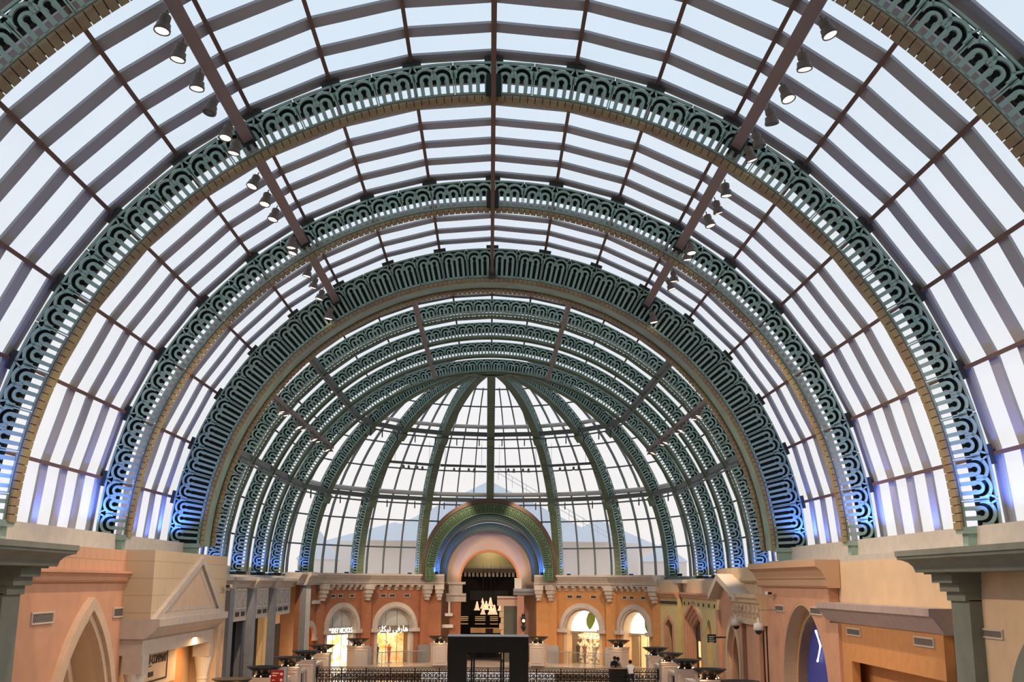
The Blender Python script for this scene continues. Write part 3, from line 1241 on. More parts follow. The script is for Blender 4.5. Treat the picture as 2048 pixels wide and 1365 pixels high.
mb.box(sy0, sy1 + 1.4, sz2 - .3, sz0 + .8, .25, .35, fr)
board = mb.build('sign_board', CREAM, root)
mb = MB()
mb.box(sy1, sy1 + .06, sz0 - 1.05, sz0 + .05, .35, .38, fr)
mb.box(sy0 + .1, sy1 + .06, sz0 - 1.11, sz0 - 1.05, .35, .38, fr)
mb.box(sy0 + .5, sy0 + 1.3, sz0 - .52, sz0 - .48, .35, .38, fr)
mb.box(sy0 + 1.0, sy0 + 1.6, sz0 - .90, sz0 - .72, .35, .38, fr)
mb.build('sign_lines', BLACK, board)


def text_obj(body, size, m, M3, loc, name='lettering', sx=1.0, ext=.015):
    cu = bpy.data.curves.new(name, 'FONT')
    cu.body = body
    cu.size = size
    cu.extrude = ext
    cu.align_x = 'CENTER'
    cu.align_y = 'CENTER'
    t = bpy.data.objects.new(name, cu)
    COL.objects.link(t)
    me = bpy.data.meshes.new_from_object(t.evaluated_get(bpy.context.evaluated_depsgraph_get()))
    bpy.data.objects.remove(t)
    bpy.data.curves.remove(cu)
    me.materials.clear()
    me.materials.append(m)
    for v in me.vertices:
        p = M3 @ Vector((v.co.x * sx, v.co.y, v.co.z)) + Vector(loc)
        v.co = p
    o = bpy.data.objects.new(name, me)
    COL.objects.link(o)
    return o


def parent_keep(o, p):
    o.parent = p
    o.matrix_parent_inverse = parent_inv(p)
    return o


ML = Matrix(((0, 0, 1), (1, 0, 0), (0, 1, 0)))          # text facing +X, reading along +Y
t = text_obj('TF-COMPANY', .50, BLACK, ML, Vector((-13.55 + .36, sy1 - 1.35, sz0 - .28)), sx=.80)
parent_keep(t, board)
d = bpy.data.lights.new('shop_light', 'AREA')
d.energy, d.color, d.size, d.size_y, d.shape = 380, (1, .62, .3), 6, .6, 'RECTANGLE'
o = bpy.data.objects.new('shop_light', d)
COL.objects.link(o)
o.location = (-13.0, 48.2, zb - .75)
mb = MB()
mb.box(k0 + .5, k1 - .8, 0, zb - 3.2, .03, .06, fr)
mb.build('lit_window', mat('yellow_window', (1, .8, .4), .6, emit=(1, .72, .3), estr=.9), root)
mb = MB()
mb.box(k0 + 5.6, k0 + 8.3, 0, zb - .46, .05, .3, fr)
mb.build('orange_wall', ORANGE, root)

# ---------------------------------------------- left: grey arcade with framed frieze panels
fr = wall_frame(-1, 13.75)
py = [on_x(465, 1150, -13.2)[0], on_x(510, 1150, -13.2)[0], on_x(551, 1150, -13.2)[0], 75.3]
root = empty('shopfront', (-13.6, 66, 0), label='mauve-white arcade with framed oval panels between grey pilasters', cat='shopfront')
p1 = on_x(500, 1226, -13.5)[1]
for a, b, nm in ((py[0], py[1], 'a'), (py[1], py[2], 'b'), (py[2], py[3] + .4, 'c')):
    mb = MB()
    mb.box(a, b, 4.0, 6.0, 0, .28, fr)
    mb.build('frieze_panel', STONE, root)
    n = 3
    L = (b - a - 1.4) / n
    mb = MB()
    for i in range(n):
        c0 = a + .9 + L * i
        c1 = c0 + L - .25
        for q in ((c0, c1, 5.62, 5.70), (c0, c1, 4.62, 4.70), (c0, c0 + .08, 4.7, 5.62), (c1 - .08, c1, 4.7, 5.62)):
            mb.box(*q, .28, .33, fr)
        cc, ca = (c0 + c1) / 2, (c1 - c0) * .26
        pts = [(cc + ca * cos(t), 5.16 + .36 * sin(t)) for t in [2 * PI * j / 20 for j in range(21)]]
        pin = [(cc + ca * .72 * cos(t), 5.16 + .27 * sin(t)) for t in [2 * PI * j / 20 for j in range(21)]]
        mb.strip(pts, pin, .28, .33, fr)
    mb.build('panel_moulding', WHITE, root)
    mb = MB()
    for i in range(n):
        c0 = a + 1.0 + L * i
        mb.box(c0, c0 + L - .5, 4.25, 4.48, .28, .30, fr)
    mb.build('vent_strip', VENTD, root)
    mb = MB()
    mb.box(a, a + (b - a) * .55, 0, 4.0, -.35, -.05, fr)
    mb.build('inner_pier', BLUEGREY if nm != 'c' else mat('glowing_plaster', (.68, .45, .24), .8, emit=(1, .55, .2), estr=.18), root)  # warm light on the plaster is put in as faint emission
    mb = MB()
    mb.box(a, b, 0, 4.0, -.40, -.36, fr)
    mb.build('dark_opening', DARKIN if nm != 'c' else mat('glowing_plaster', (.68, .45, .24), .8), root)
mb = MB()
mb.box(py[1] + 1.0, py[1] + 2.6, 0, 2.2, -.05, .02, fr)
mb.build('red_panel', REDM, root)
mb = MB()
mb.box(py[2] + 3.6, py[2] + 5.2, 0, 3.4, -.05, .05, fr)
mb.build('door', mat('dark_brown_door', (.06, .03, .02), .5), root)
mb = MB()
mb.box(py[0] + .5, py[0] + .75, 2.9, 3.7, .0, .05, fr)
mb.build('lit_sign', mat('amber_sign', (1, .7, .2), .5, emit=(1, .7, .2), estr=1.2), root)
mb = MB()
mb.box(py[0] + .35, py[0] + .85, 1.95, 2.2, .0, .05, fr)
mb.build('white_lamp', LETTER, root)
mb = MB()
profile(mb, 52.3, YC + .6, [(-.1, 6.3), (.78, 6.3), (.78, 6.14), (.66, 6.08), (.5, 5.95), (.42, 5.78), (.3, 5.7), (-.1, 5.7)], fr)
mb.build('cornice', STONE, root)
for i, y in enumerate(py[:3]):
    r2 = empty('pilaster', (-13.4, y, 0), label='blue-grey pilaster, %s beyond the beige pediment shopfront' % ORD[i], cat='pilaster', group='blue-grey pilasters of the left arcade')
    mb = MB()
    mb.box(y - .45, y + .45, 0, 5.72, .28, .62, fr)
    mb.build('shaft', BLUEGREY, r2)
    mb = MB()
    profile(mb, y - .55, y + .55, [(.2, 6.32), (.95, 6.32), (.95, 6.14), (.84, 6.08), (.76, 5.9), (.66, 5.7), (.2, 5.7)], fr)
    mb.build('capital', STONE, r2)

# ---------------------------------------------- the drum under the dome
RD = 13.3


def chord(a0, a1, r=RD):
    """frame of a flat bay between azimuths a0 and a1: u along the chord from the middle, v up, w towards the dome centre"""
    p0 = Vector((r * sin(rad(a0)), YC + r * cos(rad(a0)), 0))
    p1 = Vector((r * sin(rad(a1)), YC + r * cos(rad(a1)), 0))
    U = (p1 - p0).normalized()
    Mid = (p0 + p1) / 2
    Wv = Vector((0, YC, 0)) - Mid
    Wv.z = 0
    Wv -= U * Wv.dot(U)
    Wv.normalize()
    L = (p1 - p0).length
    return (lambda u, v, w: tuple(Mid + U * u + Vector((0, 0, v)) + Wv * w)), L, U, Wv, Mid


CORN = [(-.6, 6.72), (.62, 6.72), (.62, 6.58), (.56, 6.52), (.50, 6.40), (.42, 6.30), (.34, 6.12), (.34, 6.02), (.26, 5.98), (.26, 5.88), (-.6, 5.88)]
SHOP = pattern_mat('red_and_gold_display', [(0, (.75, .05, .02)), (.36, (1, .50, .12)), (.44, (1, .66, .28)), (.56, (1, .80, .45)), (.66, (.55, .12, .05)), (.70, (1, .55, .16))], .9, .85)
GOODS = pattern_mat('stocked_shelves', [(0, (.10, .05, .03)), (.40, (.75, .28, .10)), (.46, (1, .74, .40)), (.55, (1, .86, .58)), (.63, (.70, .16, .08)), (.67, (1, .72, .36))], 2.2, .8)
FLAME = pattern_mat('flame_print', [(0, (1, .50, .15)), (.42, (1, .9, .75)), (.5, (1, .97, .9))], 1.2, 1.7)
DR = {}
for s in (-1, 1):
    DR[s] = empty('shopfront', (s * 9, YC + 9, 0), label='terracotta curved shopfront of two arches with lit shop names' if s < 0 else 'orange curved shopfront of two arches with brightly lit displays', cat='shopfront')
for s in (-1, 1):
    root = DR[s]
    wm = TERRA if s < 0 else ORANGE
    for bi, (a0, a1) in enumerate(((22.5, 45), (45, 67.5))):
        fr, L, U, Wv, Mid = chord(s * a0, s * a1)
        if s < 0:
            fr, L, U, Wv, Mid = chord(s * a1, s * a0)
        h = L / 2
        mb = MB()
        notched(mb, -h, h, 0, 5.9, [arch_line(0, 1.75, 2.55, 4.3)], -.35, 0, fr)
        mb.build('wall_panel', wm, root)
        mb = MB()
        ring(mb, arch_line(0, 1.98, 2.62, 4.6, v0=2.62), arch_line(0, 1.52, 2.62, 4.14, v0=2.62), -.1, .14, fr)
        ring(mb, arch_line(0, 1.88, 2.62, 4.5, v0=2.62), arch_line(0, 1.62, 2.62, 4.24, v0=2.62), .14, .2, fr)
        mb.build('archivolt', STONE, root)
        mb = MB()
        ring(mb, arch_line(0, 1.76, 2.62, 4.38, v0=0), arch_line(0, 1.42, 2.62, 4.04, v0=0), -.45 if s < 0 else -.9, -.1, fr)
        mb.build('reveal', STONE if s < 0 else CREAM, root)
        for q in (-1, 1):
            mb = MB()
            mb.box(q * 1.36, q * 2.12, 2.36, 2.62, -.2, .24, fr)
            mb.build('impost', STONE, root)
        mb = MB()
        profile(mb, -h - .12, h + .12, CORN, fr)
        mb.build('cornice', STONE, root)
        for i in range(7):
            u = -h + .62 + (L - 1.24) * i / 6
            mb = MB()
            profile(mb, u - .13, u + .13, [(0, 5.88), (.30, 5.88), (.28, 5.74), (.14, 5.62), (.1, 5.5), (0, 5.5)], fr)
            mb.build('modillion', STONE, root)
        # corbels on the pilasters at the ends of the bay
        for q in ((-1, 1) if bi == 0 else ((-1,) if s < 0 else (1,))):
            u = q * h
            mb = MB()
            for w_, v0_, v1_ in ((.40, 5.55, 5.9), (.33, 5.25, 5.55), (.25, 4.98, 5.25), (.17, 4.74, 4.98)):
                mb.box(u - w_ * .9, u + w_ * .9, v0_, v1_, 0, w_ + .32, fr)
            mb.build('corbel', STONE, root)
            mb = MB()
            mb.box(u - .42, u + .42, 0, 5.6, -.2, .22, fr)
            mb.build('pier', wm, root)
            mb = MB()
            mb.box(u - .5, u + .5, 0, 1.35, -.2, .30, fr)
            mb.build('plinth', BLUEGREY if s < 0 else mat('grey_plinth', (.42, .42, .44), .7), root)
        # tympanum, fascia and shop window
        RV, SF = (-.45, -.18) if s < 0 else (-.9, -.42)
        mb = MB()
        mb.prism(arch_line(0, 1.5, 2.62, 4.12, v0=2.75 if s < 0 else 2.45), RV + .05, RV + .1, fr)
        mb.build('tympanum', GREYPANEL if s < 0 else SHOPWHITE, root)
        mb = MB()
        if s < 0:
            for u in (-.62, .38):
                mb.box(u - .012, u + .012, 2.75, 3.95, RV + .1, RV + .11, fr)
            mb.build('panel_seam', VENTD, root)
            mb = MB()
            mb.box(-1.45, 1.45, 2.28, 2.82, RV, SF, fr)
            f = mb.build('sign_fascia', mat('bronze_fascia', (.22, .19, .14), .5), root)
            mb = MB()
            mb.box(-1.42, 1.42, 0, 2.28, -.62 if bi == 1 else -1.15, -.58 if bi == 1 else -1.1, fr)
            mb.build('display', FLAME if bi == 1 else SHOP, root)
            M3 = Matrix((U, Vector((0, 0, 1)), Wv)).transposed()
            body = 'HARVEY NICHOLS' if bi == 1 else '\uFEB0\uFEE0\uFEDC\uFEF4\uFEE7 \uFEF2\uFED3\uFEAD\uFE8E\uFEEB'
            tx = text_obj(body, (.54 if bi == 1 else .60), LETTER, M3, Vector(fr(0, 2.56, SF + .02)), sx=.62 if bi == 1 else .95)
            parent_keep(tx, f)
        else:
            for u in ((.25,) if bi == 0 else (.55,)):
                leaf = [(u - .08, 2.6), (u - .30, 2.95), (u - .32, 3.4), (u - .12, 3.85), (u + .18, 3.95), (u + .42, 3.7), (u + .46, 3.3), (u + .25, 2.9), (u + .05, 2.62)]
                mb.prism(leaf, -.8, -.76, fr)
            mb.build('leaf_print', LEAF, root)
            mb = MB()
            mb.box(-1.42, 1.42, 0, 2.45, -1.9, -1.85, fr)
            mb.build('display', GOODS if bi == 0 else mat('cream_display', (1, .72, .38), .6, emit=(1, .64, .28), estr=.75), root)
            mb = MB()
            mb.box(-1.42, 1.42, 2.36, 2.46, -.9, -.66, fr)
            mb.build('transom', STONE, root)
        mb = MB()
        mb.box(-1.45, 1.45, 0, 2.3, RV + .05, RV + .07, fr)
        mb.build('shop_glass', CLEARGLASS, root)
        mb = MB()
        for u in (-.5, .45):
            mb.box(u - .02, u + .02, 0, 2.3, RV + .04, RV + .08, fr)
        mb.build('window_post', CHROME, root)
        d = bpy.data.lights.new('shop_light', 'AREA')
        d.energy, d.color, d.size = 45, (1, .66, .34), 1.6
        o = bpy.data.objects.new('shop_light', d)
        COL.objects.link(o)
        o.location = fr(0, 2.2, -1.05)
        o.rotation_euler = (0, 0, 0)
        for i, u in enumerate((-1.35, -.55, .75)):
            fvent(fr, u, u + .52, 4.95, 5.2, fr(u, 4.95, 0), 'small wall vent, %s from the left over the %s arch' % (ORD[i], {(-1, 0): 'Arabic-signed', (-1, 1): 'flame-lit', (1, 0): 'shelf-filled', (1, 1): 'rightmost orange'}[(s, bi)]))
# mannequins and goods in the shop windows
fr, L, U, Wv, Mid = chord(22.5, 45)


def mannequin(fr, u, w, m, lab, h=1.75):
    mb = MB()
    c = Vector(fr(u, 0, w))
    k = h / 1.75
    prof = [(.09, 0), (.10, .45), (.13, .8), (.17, .95), (.14, 1.1), (.19, 1.3), (.20, 1.4), (.06, 1.48), (.05, 1.52)]
    mb.lathe([(r * k, z * k) for r, z in prof], 12, c)
    o = mb.build('body', m, None)
    root = empty('mannequin', c, label=lab, cat='mannequin', group='mannequins in the shop windows')
    parent_keep(o, root)
    mb = MB()
    mb.ball((c.x, c.y, c.z + 1.63 * k), .11 * k, 8, (1, 1, 1.2))
    mb.build('head', WHITE, root, True)
    mb = MB()
    mb.lathe([(.26, 0), (.26, .04), (.02, .05)], 16, c)
    mb.build('base', CHROME, root)


for i, (u, m, w) in enumerate(((-1.15, BLACK, 'black clothes at the left'), (-.55, mat('brown_cloth', (.25, .09, .05), .8), 'brown clothes'), (.35, WHITE, 'white clothes'), (1.0, mat('red_cloth', (.5, .06, .04), .8), 'red clothes at the right'))):
    mannequin(fr, u, -1.35, m, 'shop mannequin in %s of the shelf-filled window' % w, 1.6)
for i, z in enumerate((.55, 1.25, 1.85)):
    root = empty('display_shelf', fr(0, z, -1.75), label='%s glowing shop shelf from the floor behind the mannequins' % ORD[i], cat='shelf', group='shelves of the lit shop')
    mb = MB()
    mb.box(-1.35, 1.35, z, z + .05, -1.85, -1.55, fr)
    mb.build('board', WHITE, root)
    mb = MB()
    for u in (-1.2, 0, 1.2):
        mb.box(u - .02, u + .02, z - .12, z, -1.85, -1.6, fr)
    mb.build('bracket', CHROME, root)
frl = chord(-45, -22.5)[0]
mannequin(frl, -.95, -.95, BLACK, 'black shop mannequin at the left of the red and gold window', 1.5)
mannequin(frl, .1, -.95, mat('red_cloth', (.5, .06, .04), .8), 'red-dressed shop mannequin in the red and gold window', 1.5)
fr2 = chord(45, 67.5)[0]
mannequin(fr2, .7, -1.2, mat('orange_cloth', (.85, .25, .08), .8), 'orange-dressed shop mannequin in the rightmost orange arch', 1.75)

# entrance piers beside the middle bay, and bay between drum and straight walls
for s in (-1, 1):
    wm = TERRA if s < 0 else ORANGE
    fr, L, U, Wv, Mid = chord(-22.5, 22.5)
    h = L / 2
    x1, x0 = h, 3.75
    root = DR[s]
    mb = MB()
    mb.box(s * x0, s * x1, 0, 5.9, -.4, 0.0, fr) if s > 0 else mb.box(-x1, -x0, 0, 5.9, -.4, 0.0, fr)
    mb.build('entrance_pier', wm, root)
    mb = MB()
    profile(mb, min(s * (x0 - .2), s * (x1 + .1)), max(s * (x0 - .2), s * (x1 + .1)), CORN, fr)
    mb.build('cornice', STONE, root)
    mb = MB()
    for w_, v0_, v1_ in ((.40, 5.55, 5.9), (.33, 5.25, 5.55), (.25, 4.98, 5.25), (.17, 4.74, 4.98)):
        mb.box(s * (x0 + .15) - w_ * .9, s * (x0 + .15) + w_ * .9, v0_, v1_, 0, w_ + .28, fr)
    mb.build('corbel', STONE, root)
# left end of the drum: narrow terracotta bay with half an arch, then the fluted pilaster
fr, L, U, Wv, Mid = chord(-90, -67.5)
h = L / 2
root = DR[-1]
mb = MB()
notched(mb, -1.15, h, 0, 5.9, [arch_line(.9, 1.0, 2.2, 3.2)], -.35, 0, fr)
mb.build('end_wall', TERRA, root)
mb = MB()
ring(mb, arch_line(.9, 1.2, 2.2, 3.4, v0=2.2), arch_line(.9, .85, 2.2, 3.05, v0=2.2), -.1, .14, fr)
mb.box(1.7, 2.2, 2.0, 2.2, -.1, .2, fr)
mb.box(.9, 2.3, 4.55, 4.8, 0, .25, fr)
mb.build('end_arch', STONE, root)
mb = MB()
mb.prism(arch_line(.9, .98, 2.2, 3.18), -.4, -.34, fr)
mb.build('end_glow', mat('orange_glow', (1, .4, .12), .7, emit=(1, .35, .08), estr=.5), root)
mb = MB()
profile(mb, -h, h + .1, CORN, fr)
mb.build('cornice', STONE, root)
r2 = empty('pilaster', fr(-.9, 0, .1), label='fluted blue-grey pilaster where the left arcade meets the terracotta shopfront', cat='pilaster')
mb = MB()
mb.box(-1.2, -.35, 0, 5.9, 0, .45, fr)
mb.build('shaft', BLUEGREY, r2)
for u in (-1.08, -.78, -.48):
    mb = MB()
    mb.box(u - .06, u + .06, .4, 5.6, .45, .5, fr)
    mb.build('fillet', GREYPANEL, r2)
mb = MB()
profile(mb, -1.4, -.15, [(0, 6.74), (.85, 6.74), (.85, 6.5), (.7, 6.35), (.6, 6.05), (.5, 5.85), (0, 5.85)], fr)
mb.build('capital', STONE, r2)

# ---------------------------------------------- right: yellow shopfront running into the drum
root = empty('shopfront', (13.5, 70, 0), label='pale yellow shopfront with a stepped keel arch on the right', cat='shopfront')
fr = wall_frame(1, 13.55)
g0 = 65.2
YEND = YC + 1.6
akz = on_x(1384, 1204, 13.45)[1]
kc = (73.3, 0)
mb = MB()
nar = on_x(1414, 1260, 13.45)[0] - .6
notched(mb, g0, YEND, 0, 5.15, [arch_line(kc[0], 3.1, akz - 1.0, akz, shape='keel'), arch_line(nar, .75, 3.1, 4.0)], -.4, .1, fr)
mb.build('wall_panel', YELLOW, root)
frc, L, U, Wv, Mid = chord(67.5, 82.5)
h = L / 2
mb = MB()
notched(mb, -h, h, 0, 5.15, [arch_line(.2, .62, 3.3, 3.75, shape='keel')], -.4, 0.05, frc)
mb.build('wall_panel', YELLOW, root)
mb = MB()
ring(mb, arch_line(.2, .85, 3.4, 4.0, shape='keel'), arch_line(.2, .58, 3.25, 3.7, shape='keel'), -.3, .09, frc)
mb.build('small_arch', PINK, root)
mb = MB()
mb.prism(arch_line(.2, .7, 3.25, 3.75, shape='keel'), -.6, -.4, frc)
mb.build('dark_opening', mat('dark_olive', (.06, .065, .045), .6), root)
steps = [(3.15, akz + .04, 2.75, akz - .22, .14), (2.75, akz - .22, 2.45, akz - .48, .0), (2.45, akz - .48, 2.15, akz - .8, -.12), (2.15, akz - .8, 1.85, akz - 1.1, -.24)]
for i, (a, va, b, vb, w) in enumerate(steps):
    mb = MB()
    ring(mb, arch_line(kc[0], a, va - 1.0 + .1 * i, va, shape='keel'), arch_line(kc[0], b, vb - .9 + .1 * i, vb, shape='keel'), -.45, w, fr)
    mb.build('stepped_arch', PINK, root)
mb = MB()
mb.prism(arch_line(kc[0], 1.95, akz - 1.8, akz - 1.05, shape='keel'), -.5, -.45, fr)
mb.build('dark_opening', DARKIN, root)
mb = MB()
mb.box(kc[0] - .2, kc[0] + .9, 1.4, 2.4, -.44, -.40, fr)
mb.build('lit_picture', SHOPGLOW, root)
mb = MB()
mb.box(kc[0] - .2, kc[0] + .8, .2, 1.2, -.44, -.40, fr)
mb.build('lit_picture', mat('amber_window', (1, .6, .2), .6, emit=(1, .5, .15), estr=.5), root)
mb = MB()
mb.prism(arch_line(nar, .8, 3.1, 4.06), -.45, -.4, fr)
mb.build('niche', PINK, root)
for fr_, a, b in ((fr, g0, YEND), (frc, -h, h)):
    mb = MB()
    profile(mb, a, b, [(-.3, 5.55), (.32, 5.55), (.32, 5.42), (.22, 5.36), (.18, 5.2), (.1, 5.13), (-.3, 5.13)], fr_)
    mb.build('string_course', PINK, root)
    mb = MB()
    mb.box(a, b, 5.55, 6.35, -.4, .02, fr_)
    mb.build('upper_wall', CREAM, root)
    mb = MB()
    n = 7
    for i in range(n):
        c = a + (b - a) * (i + .5) / n
        mb.box(c - .16, c + .16, 4.72, 4.92, .05, .13, fr_)
    mb.build('vent_row', VENTD, root)

# ---------------------------------------------- right: gabled salmon front and the cream entablature beside it
fr = wall_frame(1, 13.6)
gy, gz = on_x(1443, 1154, 12.9)
gl, gzl = on_x(1427, 1188, 12.9)
gr_, gzr = on_x(1479, 1189, 12.9)
root = empty('shopfront', (13.2, gy, 0), label='narrow gabled salmon front with a tall arch, right of the yellow shopfront', cat='shopfront')
gw = 2.6
arch_c = gy - 1.4
mb = MB()
notched(mb, gy - 3.4, gy + 2.3, 0, 4.9, [arch_line(arch_c, 1.5, 2.2, 4.2)], .0, .45, fr)
mb.prism([(gy - 3.4, 4.9), (gy + 2.3, 4.9), (gy, gz - .15)], 0, .45, fr)
mb.build('wall_panel', PINK, root)
mb = MB()
for a, b in (((gl + .2, gzl), (gy, gz + .15)), ((gr_ - .1, gzr), (gy, gz + .15))):
    mb.prism([a, b, (b[0], b[1] - .35), (a[0], a[1] - .35)], 0, 1.0, fr)
mb.build('gable_coping', mat('pale_coping', (.60, .52, .44), .7), root)
mb = MB()
mb.box(gy + 1.7, gy + 2.35, 0, 4.7, .4, .62, fr)
mb.build('corner_pilaster', PINK, root)
mb = MB()
ring(mb, arch_line(arch_c, 1.75, 2.2, 4.45), arch_line(arch_c, 1.4, 2.1, 4.0), .3, .55, fr)
mb.build('archivolt', CREAM, root)
mb = MB()
ring(mb, arch_line(arch_c, 1.45, 2.1, 4.05), arch_line(arch_c, 1.05, 2.0, 3.6), -.1, .3, fr)
mb.build('inner_arch', PINK, root)
mb = MB()
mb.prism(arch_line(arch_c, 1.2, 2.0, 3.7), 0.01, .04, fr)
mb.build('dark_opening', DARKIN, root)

root = empty('shopfront', (13.2, 55, 0), label='cream front with a carved entablature between the gable and the salmon corner block', cat='shopfront')
e0, e1 = 52.5, gy - 2.6
ez = on_x(1500, 1210, 12.8)[1]
mb = MB()
mb.box(e0, gy + 4, 4.9, 7.0, 0, .12, fr)
mb.build('upper_wall', CREAM, root)
mb = MB()
profile(mb, e0, e1, [(0, ez + .5), (.95, ez + .5), (.95, ez + .32), (.82, ez + .22), (.82, ez + .1), (.7, ez), (.7, ez - .7), (.8, ez - .75), (.8, ez - .95), (0, ez - .95)], fr)
mb.build('entablature', CREAM, root)
n = 7
for i in range(n):
    c = e0 + (e1 - e0) * (i + .5) / n
    mb = MB()
    mb.box(c - .18, c + .18, ez - .62, ez - .06, .7, .76, fr)
    mb.ball(fr(c, ez - .34, .74), .14, 6)
    mb.build('carved_panel', BEIGE, root)
mb = MB()
profile(mb, e0, gy - 3, [(.1, 6.45), (.4, 6.45), (.4, 6.3), (.25, 6.2), (.1, 6.2)], fr)
mb.build('string_course', CREAM, root)
mb = MB()
mb.box(e0 + 1.0, e0 + 3.6, 0, ez - .95, .1, .6, fr)
mb.build('pier', PINK, root)
mb = MB()
mb.box(e0, e0 + 1.0, 0, ez - .95, .0, .05, fr)
mb.box(e0 + 3.6, e1, 0, ez - .95, .0, .05, fr)
mb.build('dark_opening', DARKIN, root)
mb = MB()
for c in (e0 + 3.75, e0 + .2, e0 + .85):
    mb.box(c - .05, c + .05, 0, ez - .95, .05, .45, fr)
mb.build('black_frame', BLACK, root)
for i, u in enumerate((e0 + 1.0, e0 + 2.1, e0 + 3.2)):
    fvent(fr, u, u + .6, 5.3, 5.75, fr(u, 5.3, .12), 'square vent, %s from the salmon corner block over the carved entablature' % ORD[i])

# ---------------------------------------------- right: salmon corner block with pointed arch
X = 13.2
fr = wall_frame(1, 13.6)
b0 = on_x(1657, 1200, X)[0]
b1 = on_x(1524, 1200, X)[0]
bz = on_x(1638, 1120, 12.9)[1]
root = empty('shopfront', (13.3, (b0 + b1) / 2, 0), label='salmon corner block with a moulded cornice and a blue-lit pointed arch', cat='shopfront')
ay, az_ = on_x(1596, 1206, X)
ay -= .4
mb = MB()
notched(mb, b0, b1, 0, bz - .9, [arch_line(ay, 3.35, 1.9, az_)], 0, .4, fr)
mb.build('wall_panel', PINK, root)
mb = MB()
mb.box(b0, b1, bz - .9, bz - .05, 0, .4, fr)
pr = [(0, bz), (.95, bz), (.95, bz - .26), (.88, bz - .30), (.74, bz - .40), (.62, bz - .62), (.60, bz - .72), (.55, bz - .72), (.55, bz - 1.0), (.47, bz - 1.08), (0, bz - 1.08)]
profile(mb, b0 - .3, b1 + .3, pr, fr)
mb.build('cornice', mat('tan_cornice', (.56, .36, .23), .75), root)
mb = MB()
mb.strip(arch_line(ay, 3.36, 1.9, az_ + .01), arch_line(ay, 3.28, 1.88, az_ - .1), -.25, .39, fr)
mb.build('reveal', mat('tan_reveal', (.56, .40, .25), .8), root)
mb = MB()
ring(mb, arch_line(ay, 3.45, 1.9, az_ + .1), arch_line(ay, 3.1, 1.7, az_ - .5), -.35, -.2, fr)
mb.build('recess_wall', mat('tan_reveal', (.56, .40, .25), .8), root)
mb = MB()
mb.strip(arch_line(ay, 3.12, 1.72, az_ - .47), arch_line(ay, 3.06, 1.68, az_ - .54), -.6, -.2, fr)
mb.build('inner_reveal', mat('brown_reveal', (.27, .18, .13), .8), root)
mb = MB()
mb.prism(arch_line(ay, 3.15, 1.7, az_ - .45), -.66, -.6, fr)
mb.build('blue_backdrop', mat('glowing_navy_wall', (.05, .055, .22), .6, emit=(.06, .07, .38), estr=.2), root)  # blue light on this wall is put in as emission
# hanging neon zigzag inside the blue arch
pts = []
for px, py_ in ((1631.5, 1262), (1641, 1293), (1635, 1324)):
    y, z = on_x(px, py_, 14.1)
    pts.append((14.1, y, z))
mb = MB()
mb.tube(pts, .045, 6)
o = mb.build('neon_tube', mat('white_neon', (1, 1, 1), .4, emit=(.85, .88, 1), estr=2.6))
tag(o, 'bent white neon tube against the navy wall of the right pointed arch', 'neon tube')
root2 = empty('string_lights', (14.05, ay, .9), label='cluster of blue fairy lights low in the right pointed arch', cat='string lights')
mb = MB()
rnd = random.Random(3)
pl = [(14.12 - .15 * rnd.random(), ay + 2.2 * (2 * i / 26 - 1), .75 + .35 * rnd.random()) for i in range(27)]
mb.tube(pl, .012, 4)
mb.build('wire', BLACK, root2)
mb = MB()
for p in pl:
    mb.ball(p, .035, 4)
o = mb.build('bulbs', mat('blue_bulb', (.4, .5, 1), .4, emit=(.35, .45, 1), estr=3), root2)
o['kind'] = 'stuff'
vent(1, X, 1551, 1210, 1569, 1225, 'vent grille left of the blue-lit pointed arch')
vent(1, X, 1621, 1214, 1645, 1232, 'vent grille right of the blue-lit pointed arch')

# ---------------------------------------------- right: orange shopfront under the mauve ledge
fr = wall_frame(1, 13.6)
o0 = on_x(1884, 1240, 13.3)[0]
o1 = b0 - .05
lz = on_x(1868, 1219, 12.85)[1]
root = empty('shopfront', (13.4, 36, 0), label='orange shopfront under a sloping-fronted mauve ledge beside the right pilaster', cat='shopfront')
oz = lz - .75
rt_ = on_x(1690, 1320, 13.3)
mb = MB()
mb.box(o0, o1, rt_[1], oz, 0, .3, fr)
mb.box(o1 - 2.0, o1, -1, rt_[1], 0, .3, fr)
mb.build('wall_panel', ORANGE, root)
mb = MB()
mb.box(o1 - 1.0, o1, -1, oz - .02, .3, .42, fr)
mb.build('corner_strip', PINK, root)
mb = MB()
profile(mb, o0 - .25, o1 + .5, [(0, lz), (.78, lz), (.78, lz - .22), (.70, lz - .24), (.36, lz - .72), (.3, lz - .75), (0, lz - .75)], fr)
mb.build('ledge', MAUVE, root)
mb = MB()
mb.box(o0, o1, -1, rt_[1], -.45, -.40, fr)
mb.box(o0, o1, rt_[1], rt_[1] + .1, -.45, 0, fr)
mb.box(o1 - .1, o1, -1, rt_[1], -.45, 0, fr)
mb.build('recess_back', ORANGE, root)
mb = MB()
ac = (o0 + o1) / 2 - 2.0
mb.prism(arch_line(ac, 1.7, -.9, 1.25, v0=-1), -.4, -.3, fr)
mb.build('recess_arch', mat('brown_arch', (.30, .21, .12), .8), root)
vent(1, 13.3, 1695, 1255, 1723, 1275, 'vent grille on the orange shopfront, the left one')
vent(1, 13.3, 1829, 1272, 1871, 1298, 'vent grille on the orange shopfront, the right one', True)
vent(1, 13.6, 1957, 1256, 2009, 1281, 'wide vent grille on cream wall beside the grey-green arch', True)

# ---------------------------------------------- entrance vault in the middle of the dome
root = empty('entrance_vault', (0, 88, 6.2), label='blue-lit green lattice arch vault over the entrance below the dome', cat='entrance vault')


def yfr(u, v, w):
    return (u, w, v)


